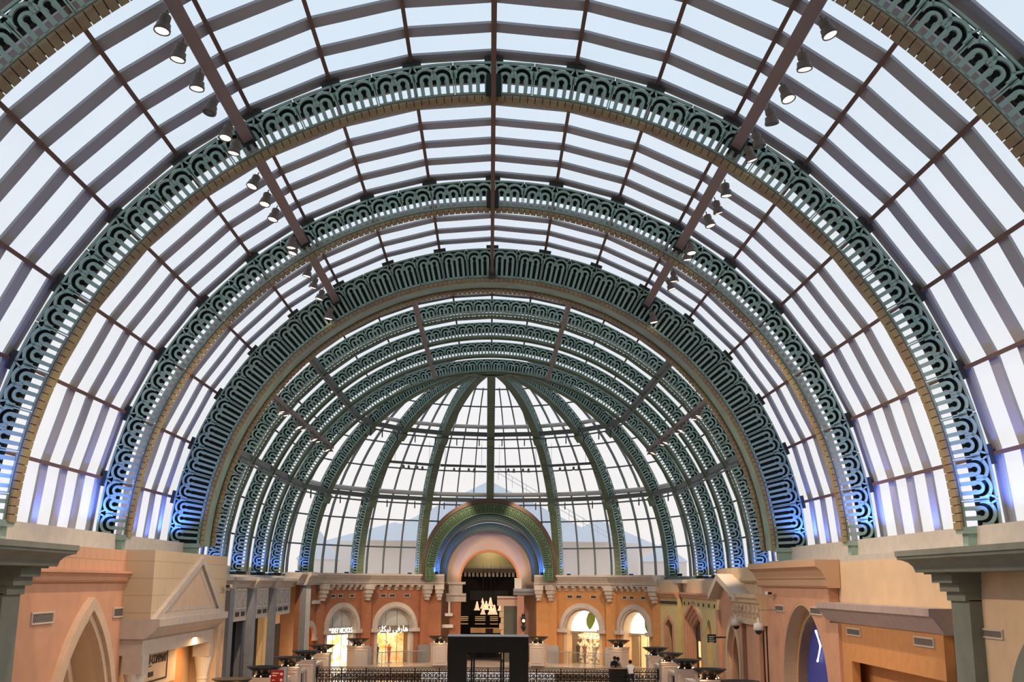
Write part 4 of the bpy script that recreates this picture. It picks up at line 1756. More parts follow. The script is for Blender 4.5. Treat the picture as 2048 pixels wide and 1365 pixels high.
def halfring(cz, r, z0, n=36):
    return [(-r, z0)] + [(-r * cos(PI * i / n), cz + r * sin(PI * i / n)) for i in range(n + 1)] + [(r, z0)]


mb = MB()
ring(mb, halfring(7.35, 5.32, 6.3), halfring(7.3, 5.05, 6.3), 86.9, 90.6, yfr)
mb.build('brown_rim', mat('brown_rim_paint', (.075, .05, .042), .7), root)
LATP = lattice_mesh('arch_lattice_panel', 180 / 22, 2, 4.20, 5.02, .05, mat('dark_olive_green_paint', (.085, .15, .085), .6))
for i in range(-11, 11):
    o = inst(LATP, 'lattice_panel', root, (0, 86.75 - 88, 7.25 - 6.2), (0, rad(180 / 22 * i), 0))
mb = MB()
ring(mb, halfring(7.25, 5.05, 7.2), halfring(7.2, 4.3, 7.2), 87.0, 87.1, yfr)
mb.build('dark_backing', VERDI_D, root)
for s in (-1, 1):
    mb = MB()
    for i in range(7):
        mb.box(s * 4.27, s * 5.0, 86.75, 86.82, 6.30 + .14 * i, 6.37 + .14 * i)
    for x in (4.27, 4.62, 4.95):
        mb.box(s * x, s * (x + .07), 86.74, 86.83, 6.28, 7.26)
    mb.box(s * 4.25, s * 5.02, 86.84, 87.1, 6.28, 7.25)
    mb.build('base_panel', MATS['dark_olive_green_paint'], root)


def grid_ring(cz, r0, r1, y, nr, na, m, name):
    mb = MB()
    for i in range(nr + 1):
        r = r0 + (r1 - r0) * i / nr
        t = (r1 - r0) / nr * .20
        a = [PI * j / 44 for j in range(45)]
        mb.strip([(-(r + t) * cos(q), cz + (r + t) * sin(q)) for q in a], [(-(r - t) * cos(q), cz + (r - t) * sin(q)) for q in a], y, y + .05, yfr)
    for j in range(na + 1):
        q = PI * j / na
        p = Vector((-cos(q), sin(q)))
        tn = Vector((p.y, -p.x)) * (PI * (r0 + r1) / 2 / na * .2)
        a, b = p * r0, p * r1
        mb.prism([(a.x + tn.x, cz + a.y + tn.y), (b.x + tn.x, cz + b.y + tn.y), (b.x - tn.x, cz + b.y - tn.y), (a.x - tn.x, cz + a.y - tn.y)], y + .005, y + .045, yfr)
    return mb.build(name, m, root)


TEAL = mat('teal_lattice_paint', (.22, .37, .38), .55)
grid_ring(6.95, 3.98, 4.55, 87.6, 4, 96, TEAL, 'pierced_ring')
grid_ring(6.75, 3.48, 4.0, 88.6, 4, 96, TEAL, 'pierced_ring')
for cz, r0, r1, y in ((6.95, 3.9, 4.6, 87.95), (6.75, 3.42, 4.1, 88.95)):
    mb = MB()
    ring(mb, halfring(cz, r1, 6.2), halfring(cz, r0, 6.2), y, y + .06, yfr)
    mb.build('ring_backing', mat('green_ring_backing', (.03, .06, .055), .7), root)
mb = MB()
ring(mb, halfring(6.95, 4.05, 6.2), halfring(6.95, 3.93, 6.2), 87.5, 88.7, yfr)
ring(mb, halfring(6.75, 3.5, 6.2), halfring(6.75, 3.40, 6.2), 88.5, 89.7, yfr)
mb.build('ring_edge', RINGM, root)
PW = 89.7
mb = MB()
ring(mb, halfring(6.75, 3.9, 0), halfring(6.25, 2.42, 0), PW, PW + .3, yfr)
mb.build('plaster_wall', mat('warm_plaster_wall', (.66, .50, .38), .8), root)
mb = MB()
ring(mb, halfring(6.25, 2.46, 0), halfring(6.25, 2.28, 0), PW - .12, PW + .5, yfr)
mb.build('orange_trim', mat('orange_trim_paint', (.66, .26, .10), .6), root)
for s in (-1, 1):
    spot_light((s * 4.2, 86.6, 6.9), (s * 3.4, 88.6, 9.0), 170, BLUE, 120, .8, .1)
    spot_light((s * 3.0, 88.4, 6.3), (s * 1.2, 89.7, 9), 40, (1, .75, .55), 130, .8, .1)

# ---------------------------------------------- hall seen through the entrance
root = empty('entrance_hall', (0, 96, 0), label='dark cafe hall front with a dentil cornice seen through the entrance', cat='hall front')
mb = MB()
mb.box(-3.3, 3.3, 97.5, 97.8, 0, 9.3)
mb.box(-3.5, -3.3, 90.1, 97.8, 0, 9.3)
mb.box(3.3, 3.5, 90.1, 97.8, 0, 9.3)
mb.build('dark_front', DARKIN, root)
mb = MB()
mb.box(-3.3, 3.3, 97.1, 97.5, 7.35, 9.3)
mb.build('khaki_wall', KHAKI, root)
mb = MB()
profile(mb, -3.3, 3.3, [(97.5, 7.5), (96.5, 7.5), (96.55, 7.3), (96.75, 7.1), (96.85, 6.95), (97.5, 6.95)], lambda u, v, w: (u, w, v))
mb.build('cornice', WHITE, root)
for i in range(25):
    x = -4.2 + 8.4 * i / 24
    if abs(x) < 3.1:
        mb = MB()
        mb.box(x - .10, x + .10, 96.8, 97.2, 6.6, 6.95)
        mb.build('dentil', WHITE, root)
mb = MB()
mb.box(-1.7, 1.7, 97.35, 97.5, 4.6, 5.4)
mb.build('dim_sign', mat('dim_glass', (.06, .065, .07), .15), root)
mb = MB()
mb.box(-3.5, 3.5, 90.1, 97.8, 9.3, 9.45)
mb.build('ceiling_slab', KHAKI, root)
d = bpy.data.lights.new('hall_fill_light', 'POINT')  # added fill without a fixture, brightens the khaki wall
d.energy, d.color, d.shadow_soft_size = 90, (1, .85, .6), .3
o = bpy.data.objects.new('hall_fill_light', d)
COL.objects.link(o)
o.location = (0, 95.6, 8.9)
root = empty('cafe_counter', (0, 93.5, 0), label='orange lit cafe counter under the pendant lamps', cat='counter')
cx0, cz0 = on_y(941, 1257, 93.5)
cx1, cz1 = on_y(1001, 1267, 93.5)
mb = MB()
mb.box(cx0, cx1, 93.5, 94.3, cz1, cz0)
mb.build('front', mat('lit_counter', (.75, .42, .18), .6, emit=(1, .5, .18), estr=.16), root)
mb = MB()
mb.box(cx0, cx1, 93.4, 94.4, 0, cz1)
mb.build('base', DARKIN, root)
mx0, mz0 = on_y(971, 1258, 93.4)
mx1, mz1 = on_y(986, 1268, 93.4)
mb = MB()
mb.box(mx0, mx1, 93.42, 93.5, mz1, mz0)
mb.build('menu_board', mat('menu_board_brown', (.08, .04, .035), .5), root)
mb = MB()
for z in (2.75, 2.6, 2.45, 2.15):
    for a, b in ((-1.9, -.9), (-.3, .6), (1.0, 1.7)):
        mb.box(a - .9, b - .9, 97.40, 97.46, z + .4, z + .46)
mb.build('shelf_lights', mat('dim_amber', (1, .7, .4), .5, emit=(1, .6, .3), estr=.35), root)
COL_ = mat('pendant_shade', (1, .8, .62), .5, emit=(1, .62, .38), estr=.75)
pend = [(954, 1216, 1.0), (966, 1213, .9), (972.5, 1215, 1.0), (981, 1208, 1.0), (982, 1224, 1.1), (988.7, 1224, 1.1), (966, 1225, .9), (1000, 1205, .7), (1000, 1218, .8), (965, 1203, .5)]
for i, (px, py_, k) in enumerate(pend):
    x, z = on_y(px, py_, 93.0 + .15 * (i % 3))
    root = empty('pendant_lamp', (x, 93.0 + .15 * (i % 3), z), label='cone pendant lamp, %s of the glowing cluster in the entrance' % ORD[i], cat='pendant lamp', group='cone pendants in the entrance hall')
    mb = MB()
    c = (x, 93.0 + .15 * (i % 3), z)
    mb.lathe([(.05 * k, .5 * k), (.16 * k, 0), (.27 * k, -.22 * k), (.25 * k, -.22 * k), (.02, -.1 * k)], 16, c)
    mb.build('shade', COL_, root, True)
    mb = MB()
    mb.tube([(c[0], c[1], z + .48 * k), (c[0], c[1], 7.6 if z < 7 else z + 1)], .012, 4)
    mb.build('cable', BLACK, root)

# piers just inside the entrance
root = empty('entrance_pier', (-3.2, 89, 0), label='terracotta pier with white mouldings left of the entrance opening', cat='pier')
xa, za = on_y(900, 1178, 88.6)
xb, _ = on_y(927, 1178, 88.6)
mb = MB()
mb.box(xa, xb - .2, 88.6, 89.6, 0, 4.6)
mb.build('shaft', TERRA, root)
mb = MB()
profile(mb, xa - .3, xb + .2, [(89.6, 5.25), (88.3, 5.25), (88.3, 5.1), (88.45, 5.0), (88.5, 4.6), (89.6, 4.6)], lambda u, v, w: (u, w, v))
mb.box(xa - .2, xb + .15, 88.35, 89.6, 5.95, 6.15)
mb.box(xa - .1, xb - .1, 88.5, 89.6, 5.25, 5.95)
mb.build('capital', STONE, root)
mb = MB()
mb.box(xa - .35, xa + .25, 88.25, 88.6, 3.5, 3.72)
mb.box(xa - .55, xa + .3, 88.2, 88.6, 2.6, 2.85)
mb.box(xa - .1, xa + .05, 88.3, 88.6, 3.7, 4.6)
mb.build('white_bracket', WHITE, root)
root = empty('entrance_pier', (2.4, 89, 0), label='grey-green panelled pier with quoins right of the entrance opening', cat='pier')
xa, _ = on_y(1008, 1200, 88.6)
xb, _ = on_y(1034, 1200, 88.6)
xq, _ = on_y(1002, 1200, 88.6)
mb = MB()
mb.box(xa, xb, 88.5, 89.6, 0, 4.3)
mb.build('panel', mat('dark_grey_green', (.10, .11, .09), .7), root)
mb = MB()
for i in range(9):
    z = .2 + i * .46
    mb.box(xq - (.12 if i % 2 else 0), xa, 88.45, 89.6, z, z + .44)
mb.build('quoins', mat('tan_reveal', (.56, .40, .25), .8), root)
mb = MB()
profile(mb, xq - .3, xb + .1, [(89.6, 5.05), (88.2, 5.05), (88.2, 4.92), (88.4, 4.8), (88.45, 4.3), (89.6, 4.3)], lambda u, v, w: (u, w, v))
mb.build('capital', mat('pink_stone', (.60, .42, .34), .75), root)
root = empty('entrance_pier', (3.4, 88.5, 0), label='pink pier with a grey cap holding a white box, right of the entrance', cat='pier')
xc, _ = on_y(1048, 1200, 88.0)
mb = MB()
mb.box(xb, xc, 88.0, 89.6, 0, 5.2)
mb.build('shaft', mat('rose_render', (.50, .26, .20), .8), root)
mb = MB()
profile(mb, xb - .3, xc + .8, [(89.6, 5.65), (87.7, 5.65), (87.7, 5.45), (87.85, 5.3), (87.9, 5.15), (89.6, 5.15)], lambda u, v, w: (u, w, v))
mb.build('cap', BLUEGREY, root)
x0_, z0_ = on_y(1029, 1175, 88.2)
x1_, z1_ = on_y(1043, 1157, 88.2)
root = empty('white_box', (x0_, 88.2, 5.65), label='white equipment box standing on the grey cap right of the entrance', cat='box')
mb = MB()
mb.box(x0_, x1_, 87.9, 88.6, 5.65, z1_ - .06)
mb.build('body', WHITE, root)
mb = MB()
mb.box(x0_ - .03, x1_ + .03, 87.87, 88.63, z1_ - .06, z1_)
mb.build('lid', WHITE, root)
x, z = on_y(1047, 1245, 87.6)
root = empty('wall_lantern', (x, 87.6, z), label='small dark wall lantern with a red glow on the pink pier', cat='lantern')
mb = MB()
mb.lathe([(.02, -.75), (.12, -.6), (.22, -.4), (.10, -.2), (.2, .0), (.22, .25), (.12, .45), (.16, .6), (.02, .75)], 10, (x, 87.6, z))
mb.build('casing', BLACK, root)
mb = MB()
mb.ball((x, 87.4, z + .1), .13, 6)
mb.build('bulb', mat('pink_bulb', (1, .5, .4), .4, emit=(1, .4, .3), estr=1.5), root)
mb = MB()
mb.box(x - .05, x + .05, 87.6, 88.0, z + .5, z + .6)
mb.build('arm', BLACK, root)

# ---------------------------------------------- pedestals with bowls
BOWLZ = 2.11


def bowl_proto():
    root = empty('bowl_lamp', (0, 0, 0))
    mb = MB()
    mb.lathe([(.02, .0), (.36, .0), (.38, .05), (.33, .10), (.33, .16), (.45, .22), (.64, .33), (.80, .45), (.83, .45), (.83, .48), (.78, .48), (.60, .40), (.02, .34)], 40)
    o = mb.build('bowl', BOWLM, None, False)
    o.parent = root
    mb = MB()
    mb.lathe([(.40, -.0), (.47, .0), (.47, .03), (.40, .03)], 24)
    o = mb.build('foot_ring', BLACK, None)
    o.parent = root
    for k in range(6):
        a = PI / 3 * k + .25
        mb = MB()
        mb.ball((.44 * cos(a), .44 * sin(a), .055), .025, 5)
        l = mb.build('bulb', BULB, None)
        l.parent = o
    return root


def ped_proto():
    root = empty('pedestal', (0, 0, 0))
    h = BOWLZ - .48
    mb = MB()
    mb.box(-.54, .54, -.54, .54, 0, h - .16)
    o = mb.build('shaft', PEDEST, None)
    o.parent = root
    mb = MB()
    mb.box(-.60, .60, -.60, .60, h - .06, h)
    mb.box(-.57, .57, -.57, .57, h - .16, h - .06)
    o = mb.build('cap', PEDEST, None)
    o.parent = root
    mb = MB()
    for (a, b) in ((0, -.54), (1, .54)):
        for s_ in (-1, 1):
            pass
    for f in (lambda u, v, w: (u, -.54 - w, v), lambda u, v, w: (.54 + w, u, v), lambda u, v, w: (-.54 - w, u, v)):
        for q in ((-.42, .42, h - .32, h - .28), (-.42, .42, .2, .24), (-.42, -.38, .24, h - .32), (.38, .42, .24, h - .32)):
            mb.box(*q, 0, .025, f)
    o = mb.build('panel_moulding', PEDEST, None)
    o.parent = root
    return root


BOWL, PED = bowl_proto(), ped_proto()
bl = [(-1, 47.7), (-1, 54.4), (-1, 61.3), (-1, 66.5), (-1, 72.7), (1, 47.9), (1, 54.5), (1, 61.0), (1, 66.5), (1, 72.0)]
bowls = []
for s, y in bl:
    bowls.append((s * 10.75, y, SIDEW[s]))
bowls += [(-9.4, 80.8, 'L'), (9.4, 80.8, 'R'), (-3.75, 85.2, 'l'), (3.75, 85.2, 'r')]
pos = {'left': 0, 'right': 0}
for i, (x, y, w) in enumerate(bowls):
    if w in pos:
        pos[w] += 1
        where = 'standing %s from the near end of the %s gallery edge' % (ORD[pos[w] - 1], w)
    else:
        where = {'L': 'before the red and gold shop window', 'R': 'between the two bright orange-front arches', 'l': 'just left of the black granite frame', 'r': 'just right of the black granite frame'}[w]
    p = PED if i == 0 else copy_tree(PED)
    b = BOWL if i == 0 else copy_tree(BOWL)
    rz = 0 if w in pos else math.atan2(-x, y - YC) * .6
    p.location = (x, y, 0)
    p.rotation_euler = (0, 0, rz)
    b.location = (x, y, BOWLZ - .48)
    b.rotation_euler = (0, 0, random.uniform(0, 1))
    tag(p, 'cream pedestal ' + where, 'pedestal', 'pedestals along the gallery edge')
    tag(b, 'dark bowl lamp ' + where, 'bowl lamp', 'bowl lamps on the pedestals')
    if i % 2 == 0 or w not in pos:
        d = bpy.data.lights.new('bowl_glow', 'POINT')
        d.energy, d.color, d.shadow_soft_size = 6, (1, .6, .3), .1
        o = bpy.data.objects.new('bowl_glow', d)
        COL.objects.link(o)
        o.location = (x * .96, y - .7, BOWLZ - .36)

# balustrades between the side pedestals
for s in (-1, 1):
    ys_ = sorted(y for q, y in bl if q == s)
    for i, (a, b) in enumerate(zip(ys_, ys_[1:])):
        root = empty('balustrade', (s * 10.75, (a + b) / 2, 0), label='cream balustrade with dark iron infill, %s from the near end on the %s' % (ORD[i], SIDEW[s]), cat='balustrade', group='balustrades between the pedestals')
        a_, b_ = a + .62, b - .62
        mb = MB()
        mb.box(s * 10.55, s * 10.95, a_, b_, 1.02, 1.18)
        mb.box(s * 10.6, s * 10.9, a_, b_, .0, .22)
        mb.box(s * 10.62, s * 10.88, a_, a_ + .5, .22, 1.02)
        mb.box(s * 10.62, s * 10.88, b_ - .5, b_, .22, 1.02)
        mb.build('frame', PEDEST, root)
        mb = MB()
        n = 16
        for k in range(n):
            y = a_ + .5 + (b_ - a_ - 1.0) * (k + .5) / n
            mb.box(s * 10.73, s * 10.77, y - .02, y + .02, .22, 1.02)
        mb.build('iron_bars', IRON, root)

# ---------------------------------------------- wrought-iron railing of the bridge
root = empty('iron_railing', (0, YB, 0), label='long black wrought-iron railing with scroll panels across the bridge', cat='railing')
x0, x1 = -10.1, 10.1
mb = MB()
mb.box(x0, x1, YB - .05, YB + .05, 1.14, 1.20)
mb.build('top_rail', mat('bronze_rail', (.42, .29, .21), .35, metal=.3), root)
mb = MB()
for z, q in ((.92, .05), (.16, .05), (0, .12)):
    mb.box(x0, x1, YB - .03, YB + .03, z, z + q)
mb.build('lower_rail', IRON, root)
n = 14
pw = (x1 - x0) / n
for i in range(n + 1):
    mb = MB()
    mb.box(x0 + pw * i - .035, x0 + pw * i + .035, YB - .035, YB + .035, 0, 1.14)
    mb.build('post', IRON, root)


def scroll(cx, cz, r, turns, start, dirn=1):
    pts = []
    N = 14
    for i in range(N + 1):
        t = i / N
        a = start + dirn * 2 * PI * turns * t
        q = r * (1 - .72 * t)
        pts.append((cx + q * cos(a), 0, cz + q * sin(a)))
    return pts


mb = MB()
for j in range(4):
    cx = -pw / 2 + pw * (j + .5) / 4
    for cz, d in ((.38, 1), (.74, -1)):
        mb.tube(scroll(cx - .085, cz, .15, 1.3, 0, d), .034, 4)
        mb.tube(scroll(cx + .085, cz, .15, 1.3, PI, -d), .034, 4)
    mb.tube([(cx - .17, 0, .2), (cx - .17, 0, .92)], .022, 4)
    mb.tube([(cx, 0, .56), (cx + .1, 0, .56), (cx + .17, 0, .62)], .022, 4)
for j in range(8):
    cx = -pw / 2 + pw * (j + .5) / 8
    mb.tube([(cx + .075 * cos(2 * PI * q / 10), 0, 1.03 + .075 * sin(2 * PI * q / 10)) for q in range(10)], .022, 4, True)
me = mb.mesh('scroll_panel', IRON)
for i in range(n):
    inst(me, 'scroll_panel', root, (x0 + pw * (i + .5), 0, 0))

# glass balustrades round the dome gallery
for s in (-1, 1):
    root = empty('glass_balustrade', (s * 6.6, 83.4, 0), label='glass balustrade with a thin steel handrail on the %s of the dome gallery' % SIDEW[s], cat='balustrade', group='glass balustrades of the dome gallery')
    a0, a1 = rad(25), rad(57)
    pts = [(s * 10.6 * sin(a0 + (a1 - a0) * i / 10), YC + 10.6 * cos(a0 + (a1 - a0) * i / 10)) for i in range(11)]
    mb = MB()
    mb.tube([(x, y, 1.05) for x, y in pts], .03, 6)
    mb.build('handrail', CHROME, root)
    mb = MB()
    mb.strip(pts, [(x * .998, y - .02) for x, y in pts], .08, 1.0, idfr)
    mb.build('glass', CLEARGLASS, root)
    for i in (0, 3, 7, 10):
        mb = MB()
        mb.box(pts[i][0] - .02, pts[i][0] + .02, pts[i][1] - .02, pts[i][1] + .02, 0, 1.04)
        mb.build('post', CHROME, root)

# ---------------------------------------------- black granite lift frame on the bridge
YP = 61.5
xl, zt = on_y(896, 1274, YP)
xr, _ = on_y(1057, 1274, YP)
xi0, zi = on_y(934, 1306, YP)
xi1, _ = on_y(1019, 1306, YP)
root = empty('granite_frame', ((xl + xr) / 2, YP, 0), label='big black polished granite frame standing on the bridge', cat='granite frame')
mb = MB()
mb.box(xl, xi0, YP, YP + 1.6, 0, zi)
mb.build('side_panel', BLACKG, root)
mb = MB()
mb.box(xi1, xr, YP, YP + 1.6, 0, zi)
mb.build('side_panel', BLACKG, root)
mb = MB()
mb.box(xl, xr, YP, YP + 1.6, zi, zt)
mb.build('lintel', BLACKG, root)
mb = MB()
mb.box(xl - .02, xr + .02, YP - .02, YP + 1.62, zt, zt + .05)
mb.build('edge_trim', mat('pale_edge', (.6, .6, .58), .4), root)
for x in (xi0 + .25, xi0 + .38, xi1 - .45, xi1 - .32):
    mb = MB()
    mb.box(x - .05, x + .05, YP + .7, YP + .85, 0, zi)
    mb.build('post', BLACK, root)

# ---------------------------------------------- directory boards, cameras
yb_ = 51.2
xd0, zd = on_y(542, 1341, yb_)
xd1, _ = on_y(568, 1341, yb_)
root = empty('directory_board', ((xd0 + xd1) / 2, yb_, 0), label='dark red directory board with pale lines between the left bowls', cat='sign')
mb = MB()
mb.box(xd0, xd1, yb_, yb_ + .12, 0, zd)
mb.build('board', DKRED, root)
mb = MB()
for dz, l in ((.12, .9), (.22, .6), (.42, .35), (.62, .25), (.9, .6)):
    mb.box(xd0 + .07, xd0 + .07 + (xd1 - xd0) * .55 * l, yb_ - .006, yb_, zd - dz - .035, zd - dz)
mb.build('text_lines', mat('pale_pink_lines', (.7, .5, .48), .6), root)
mb = MB()
mb.box(xd1, xd1 + .12, yb_, yb_ + .3, 0, zd + .1)
mb.build('side_post', BLUEGREY, root)
mb = MB()
mb.lathe([(.09, 0), (.09, .03), (.02, .03)], 10, (0, 0, 0))
for dz in (.12, .38, .62):
    mb2 = MB()
    mb2.box(xd1 - .16, xd1 - .05, yb_ - .006, yb_, zd - dz - .1, zd - dz)
    mb2.build('pictogram', mat('pale_pink_lines', (.7, .5, .48), .6), root)

yy, zz0 = on_x(1415, 1270, 12.6)
yy1, zz1 = on_x(1433, 1286, 12.6)
root = empty('hanging_sign', (12.6, yy, zz1), label='black directional sign with pale green lines hung by the gabled salmon front', cat='sign')
xs0, zs0 = on_y(1415, 1269.5, yy1)
xs1, zs1 = on_y(1432.5, 1286.5, yy1)
mb = MB()
mb.box(xs0, xs1, yy1, yy1 + .1, zs1, zs0)
mb.build('board', BLACK, root)
mb = MB()
for k in range(4):
    z = zs0 - .1 - (zs0 - zs1) * .22 * k
    mb.box(xs0 + .06, xs0 + .06 + (xs1 - xs0) * (.55 if k % 2 else .7), yy1 - .005, yy1, z - .04, z)
mb.build('text_lines', mat('pale_green_lines', (.42, .52, .46), .6), root)
mb = MB()
mb.box(xs1, 13.55, yy1 + .03, yy1 + .07, zs0 - .2, zs0 - .12)
mb.build('arm', BLACK, root)


def cctv(loc, wx, lab, dirx):
    root = empty('security_camera', loc, label=lab, cat='camera', group='security cameras on the shopfronts')
    mb = MB()
    x, y, z = loc
    mb.box(x - .09, x + .09, y - .28, y + .2, z - .07, z + .07)
    mb.build('body', WHITE, root)
    mb = MB()
    mb.box(x - .08, x + .08, y - .36, y - .28, z - .06, z + .05)
    mb.build('lens', BLACK, root)
    mb = MB()
    mb.tube([(x, y + .1, z - .05), (x, y + .1, z - .18), (wx, y + .1, z - .18)], .03, 6)
    mb.build('arm', WHITE, root)


y_, z_ = on_x(450, 1173, -12.0)
cctv((-12.0, 51.6, z_), -12.32, 'white security camera on the beige pediment shopfront', 1)
y_, z_ = on_x(1536, 1187, 12.9)
cctv((12.9, y_, z_), 13.2, 'white security camera on the salmon corner block', -1)
for px, py_, lab, X_ in ((1517, 1257, 'white dome camera hanging before the dark opening beside the salmon block', 12.3), (1472, 1248, 'white dome camera hanging in front of the tall gabled arch', 12.5)):
    y_, z_ = on_x(px, py_, X_)
    root = empty('dome_camera', (X_, y_, z_), label=lab, cat='camera')
    mb = MB()
    mb.lathe([(.03, .45), (.05, .42), (.05, .25), (.2, .2), (.23, .05), (.23, -.08), (.2, -.1)], 16, (X_, y_, z_))
    mb.build('housing', WHITE, root, True)
    mb = MB()
    mb.lathe([(.17, -.09), (.15, -.2), (.08, -.27), (.01, -.29)], 16, (X_, y_, z_))
    mb.build('dome', BLACK, root, True)
    mb = MB()
    mb.tube([(X_, y_, z_ + .44), (X_, y_, z_ + .8), (13.6, y_, z_ + .8)], .03, 6)
    mb.build('arm', CHROME, root)

# ---------------------------------------------- people


def person(loc, face, pose, shirt, lab):
    """one continuous skinned body; pose gives joints in metres before turning by `face` about Z"""
    J, E, RR = pose
    me = bpy.data.meshes.new('person')
    me.from_pydata([J[k] for k in J], [(list(J).index(a), list(J).index(b)) for a, b in E], [])
    o = bpy.data.objects.new('person', me)
    COL.objects.link(o)
    o.location = loc
    o.rotation_euler = (0, 0, face)
    sk = o.modifiers.new('skin', 'SKIN')
    for i, k in enumerate(J):
        r = RR[k]
        me.skin_vertices[0].data[i].radius = r if isinstance(r, tuple) else (r, r)
        me.skin_vertices[0].data[i].use_root = (k == 'pelvis')
    sk.use_smooth_shade = True
    sb = o.modifiers.new('sub', 'SUBSURF')
    sb.levels = sb.render_levels = 2
    dg = bpy.context.evaluated_depsgraph_get()
    ev = o.evaluated_get(dg)
    m2 = bpy.data.meshes.new_from_object(ev)
    o.modifiers.clear()
    o.data = m2
    m2.materials.clear()
    for m in (SKINM, shirt, TROUSER):
        m2.materials.append(m)
    hip = J['pelvis'][2]
    wr = Vector(J['wrist_l'])
    wr2 = Vector(J['wrist_r'])
    nk = J['neck'][2] + .02
    for p in m2.polygons:
        c = p.center
        p.use_smooth = True
        near = min((c - wr).length, (c - wr2).length)
        if c.z < hip + .02 and near > .2:
            p.material_index = 2
        elif c.z > nk or near < .17:
            p.material_index = 0
        else:
            p.material_index = 1
    tag(o, lab, 'person')
    h = Vector(J['head'])
    d = Vector((0, 1, 0))
    mb = MB()
    mb.ball((h.x, h.y - .015, h.z + .035), .112, 8, (1, 1.1, 1.05))
    hr = mb.build('hair', HAIR, None, True)
    hr.parent = o
    mb = MB()
    mb.ball((h.x, h.y + .115, h.z - .02), .022, 5)
    f = mb.build('nose', SKINM, None, True)
    f.parent = o
    for s_ in (-1, 1):
        mb = MB()
        for k, (dx, L) in enumerate(((-.03, .07), (-.01, .085), (.01, .08), (.03, .065), (.045, .04))):
            w_ = wr if s_ < 0 else wr2
            mb.tube([(w_.x + dx, w_.y + .05, w_.z), (w_.x + dx * 1.2, w_.y + .05 + L * .6, w_.z - .01), (w_.x + dx * 1.2, w_.y + .05 + L, w_.z - .04)], [.011, .010, .007], 6)
        q = mb.build('fingers', SKINM, None, True)
        q.parent = o
    for s_, k in ((-1, 'toe_l'), (1, 'toe_r')):
        t_ = J[k]
        mb = MB()
        mb.ball((t_[0], t_[1] - .06, .045), .06, 6, (.8, 2.1, .75))
        q = mb.build('shoe', BLACK, None, True)
        q.parent = o
    return o


def pose(lean, spread=.11, rail=1.2, stride=0.0):
    L = math.sin(rad(lean))
    Cc = math.cos(rad(lean))
    hz = .92
    J = {'pelvis': (0, 0, hz), 'waist': (0, .16 * L, hz + .16 * Cc), 'chest': (0, .38 * L, hz + .38 * Cc), 'neck': (0, .54 * L, hz + .54 * Cc), 'head': (0, .62 * L + .03, hz + .66 * Cc + .03)}
    ch = J['chest']
    for s, q in ((-1, 'l'), (1, 'r')):
        J['shoulder_' + q] = (s * .19, ch[1] + .08 * L, ch[2] + .07)
        J['elbow_' + q] = (s * .27, ch[1] + .16, max(rail + .02, ch[2] - .20))
        J['wrist_' + q] = (s * .16, ch[1] + .38, rail + .04)
        J['hip_' + q] = (s * .10, 0, hz - .06)
        J['knee_' + q] = (s * spread, .03 + s * stride * .5, .50)
        J['ankle_' + q] = (s * spread, -.04 + s * stride, .09)
        J['toe_' + q] = (s * spread, .13 + s * stride, .045)
    E = [('pelvis', 'waist'), ('waist', 'chest'), ('chest', 'neck'), ('neck', 'head')]
    for q in 'lr':
        E += [('chest', 'shoulder_' + q), ('shoulder_' + q, 'elbow_' + q), ('elbow_' + q, 'wrist_' + q), ('pelvis', 'hip_' + q), ('hip_' + q, 'knee_' + q), ('knee_' + q, 'ankle_' + q), ('ankle_' + q, 'toe_' + q)]
    RR = {'pelvis': (.16, .115), 'waist': (.145, .10), 'chest': (.17, .115), 'neck': .055, 'head': (.088, .105)}
    for q in 'lr':
        RR.update({'shoulder_' + q: .068, 'elbow_' + q: .045, 'wrist_' + q: .035, 'hip_' + q: .095, 'knee_' + q: .06, 'ankle_' + q: .045, 'toe_' + q: .04})
    return J, E, RR


px_, _ = on_y(1261, 1325, YB - .45)
person((px_, YB - .62, 0), 0, pose(24, .14, 1.2, .12), SHIRT, 'person in a white shirt leaning on the iron railing near its right end')
GREYSH = mat('pale_pink_shirt', (.66, .55, .52), .8)
Y2 = 69.9
px2, _ = on_y(1239, 1306, Y2)
person((px2, Y2, 0), PI - .45, pose(30, .1, 1.08), GREYSH, 'person in a pale shirt bent over the dark counter, the right one of the two')
px3, _ = on_y(1227, 1306, Y2)
person((px3, Y2 - .05, 0), PI + .15, pose(22, .1, 1.08), mat('dark_jacket', (.03, .025, .03), .8), 'person in dark clothes at the dark counter, the left one of the two')
xk0, _ = on_y(1219, 1320, 69.2)
xk1, _ = on_y(1253, 1320, 69.2)
root = empty('counter', ((xk0 + xk1) / 2, 69.2, 0), label='dark waist-high counter on the bridge with two people bent over it', cat='counter')
mb = MB()
mb.box(xk0, xk1, 68.95, 69.4, 0, 1.0)
mb.build('body', BLACK, root)
mb = MB()
mb.box(xk0 - .05, xk1 + .05, 68.9, 69.45, 1.0, 1.05)
mb.build('top', mat('bronze_rail', (.42, .29, .21), .35), root)

# ---------------------------------------------- rooftops outside, seen dimly through the dome glass
root = empty('pyramid_roof', (0, 132, 0), label='large pale pyramid roof seen through the dome glass above the entrance arch', cat='roof')
ax_, az_2 = on_y(979, 962, 132)


def hip(mb, cx, cy, hx, hy, z0, z1):
    mb.add([(cx - hx, cy - hy, z0), (cx + hx, cy - hy, z0), (cx + hx, cy + hy, z0), (cx - hx, cy + hy, z0), (cx, cy, z1)], [(0, 1, 4), (1, 2, 4), (2, 3, 4), (3, 0, 4), (3, 2, 1, 0)])


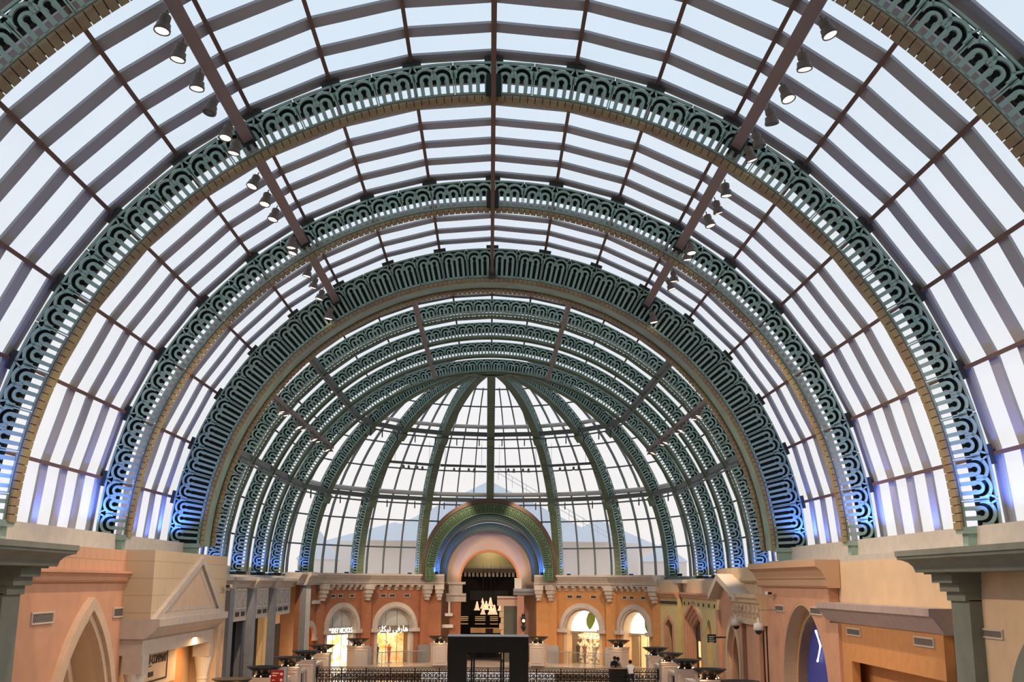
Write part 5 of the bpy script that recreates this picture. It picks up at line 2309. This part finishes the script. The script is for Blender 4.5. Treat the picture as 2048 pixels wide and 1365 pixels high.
mb = MB()
hip(mb, ax_, 132, 13.5, 10, 10.6, az_2)
mb.build('slopes', ROOFOUT, root)
mb = MB()
mb.box(ax_ - 17, ax_ + 17, 125, 140, -7, 10.6)
mb.build('walls', WALLOUT, root)
mb = MB()
for i in range(9):
    t = i / 8
    x = ax_ + 1 + 13 * t
    z = az_2 - .2 - (az_2 - 10.6) * t * .96
    mb.box(x - .03, x + .03, 124.5, 124.56, z - .4, z + .9)
mb.tube([(ax_ + 1, 124.5, az_2 + .7), (ax_ + 14, 124.5, 11.4)], .05, 4)
mb.tube([(ax_ + 1, 124.5, az_2 + .2), (ax_ + 14, 124.5, 10.9)], .05, 4)
mb.build('stair_rail', mat('pale_rail', (.6, .6, .62), .6), root)
for n, (px, pyt, pyb, hw, lab) in enumerate(((640, 1062, 1120, 40, 'pale hipped roof seen through the dome glass on the far left'), (1325, 1086, 1125, 45, 'small pale pyramid roof seen through the dome glass on the right'), (790, 1045, 1095, 150, 'broad pale roof behind the dome glass left of the entrance arch'), (1195, 1040, 1095, 110, 'broad pale roof behind the dome glass right of the entrance arch'))):
    Y = 118 if n < 2 else 150
    x, z1 = on_y(px, pyt, Y)
    _, z0 = on_y(px, pyb, Y)
    hx = hw * Y / F_PX
    root = empty('hipped_roof', (x, Y, z0), label=lab, cat='roof', group='rooftops outside the dome')
    mb = MB()
    hip(mb, x, Y, hx, hx * .7, z0, z1)
    mb.build('slopes', ROOFOUT, root)
    mb = MB()
    mb.box(x - hx * .92, x + hx * .92, Y - hx * .64, Y + hx * .64, -7, z0)
    mb.build('walls', WALLOUT, root)

# ------------------------------------------------------------------ sky and exposure
w = bpy.data.worlds.new('evening_sky')
S.world = w
w.use_nodes = True
nt = w.node_tree
bg = nt.nodes['Background']
tc = nt.nodes.new('ShaderNodeTexCoord')
sx = nt.nodes.new('ShaderNodeSeparateXYZ')
nt.links.new(tc.outputs['Generated'], sx.inputs[0])
rp = nt.nodes.new('ShaderNodeValToRGB')
e = rp.color_ramp.elements
e[0].position = 0
e[0].color = (.90, .84, .80, 1)
e[1].position = .75
e[1].color = (.62, .79, .95, 1)
for p, c in ((.12, (.90, .87, .86)), (.42, (.74, .83, .92))):
    q = e.new(p)
    q.color = (*c, 1)
nt.links.new(sx.outputs['Z'], rp.inputs[0])
nt.links.new(rp.outputs[0], bg.inputs['Color'])
bg.inputs['Strength'].default_value = 1.02
S.view_settings.view_transform = 'Standard'
S.view_settings.look = 'None'
S.view_settings.gamma = 1
S.view_settings.use_curve_mapping = False
S.view_settings.exposure = .18
S.cycles.max_bounces = 8
S.cycles.diffuse_bounces = 4
S.cycles.glossy_bounces = 3
S.cycles.transparent_max_bounces = 16
S.cycles.sample_clamp_indirect = 4
S.cycles.use_denoising = True
S.cycles.caustics_reflective = False
S.cycles.caustics_refractive = False
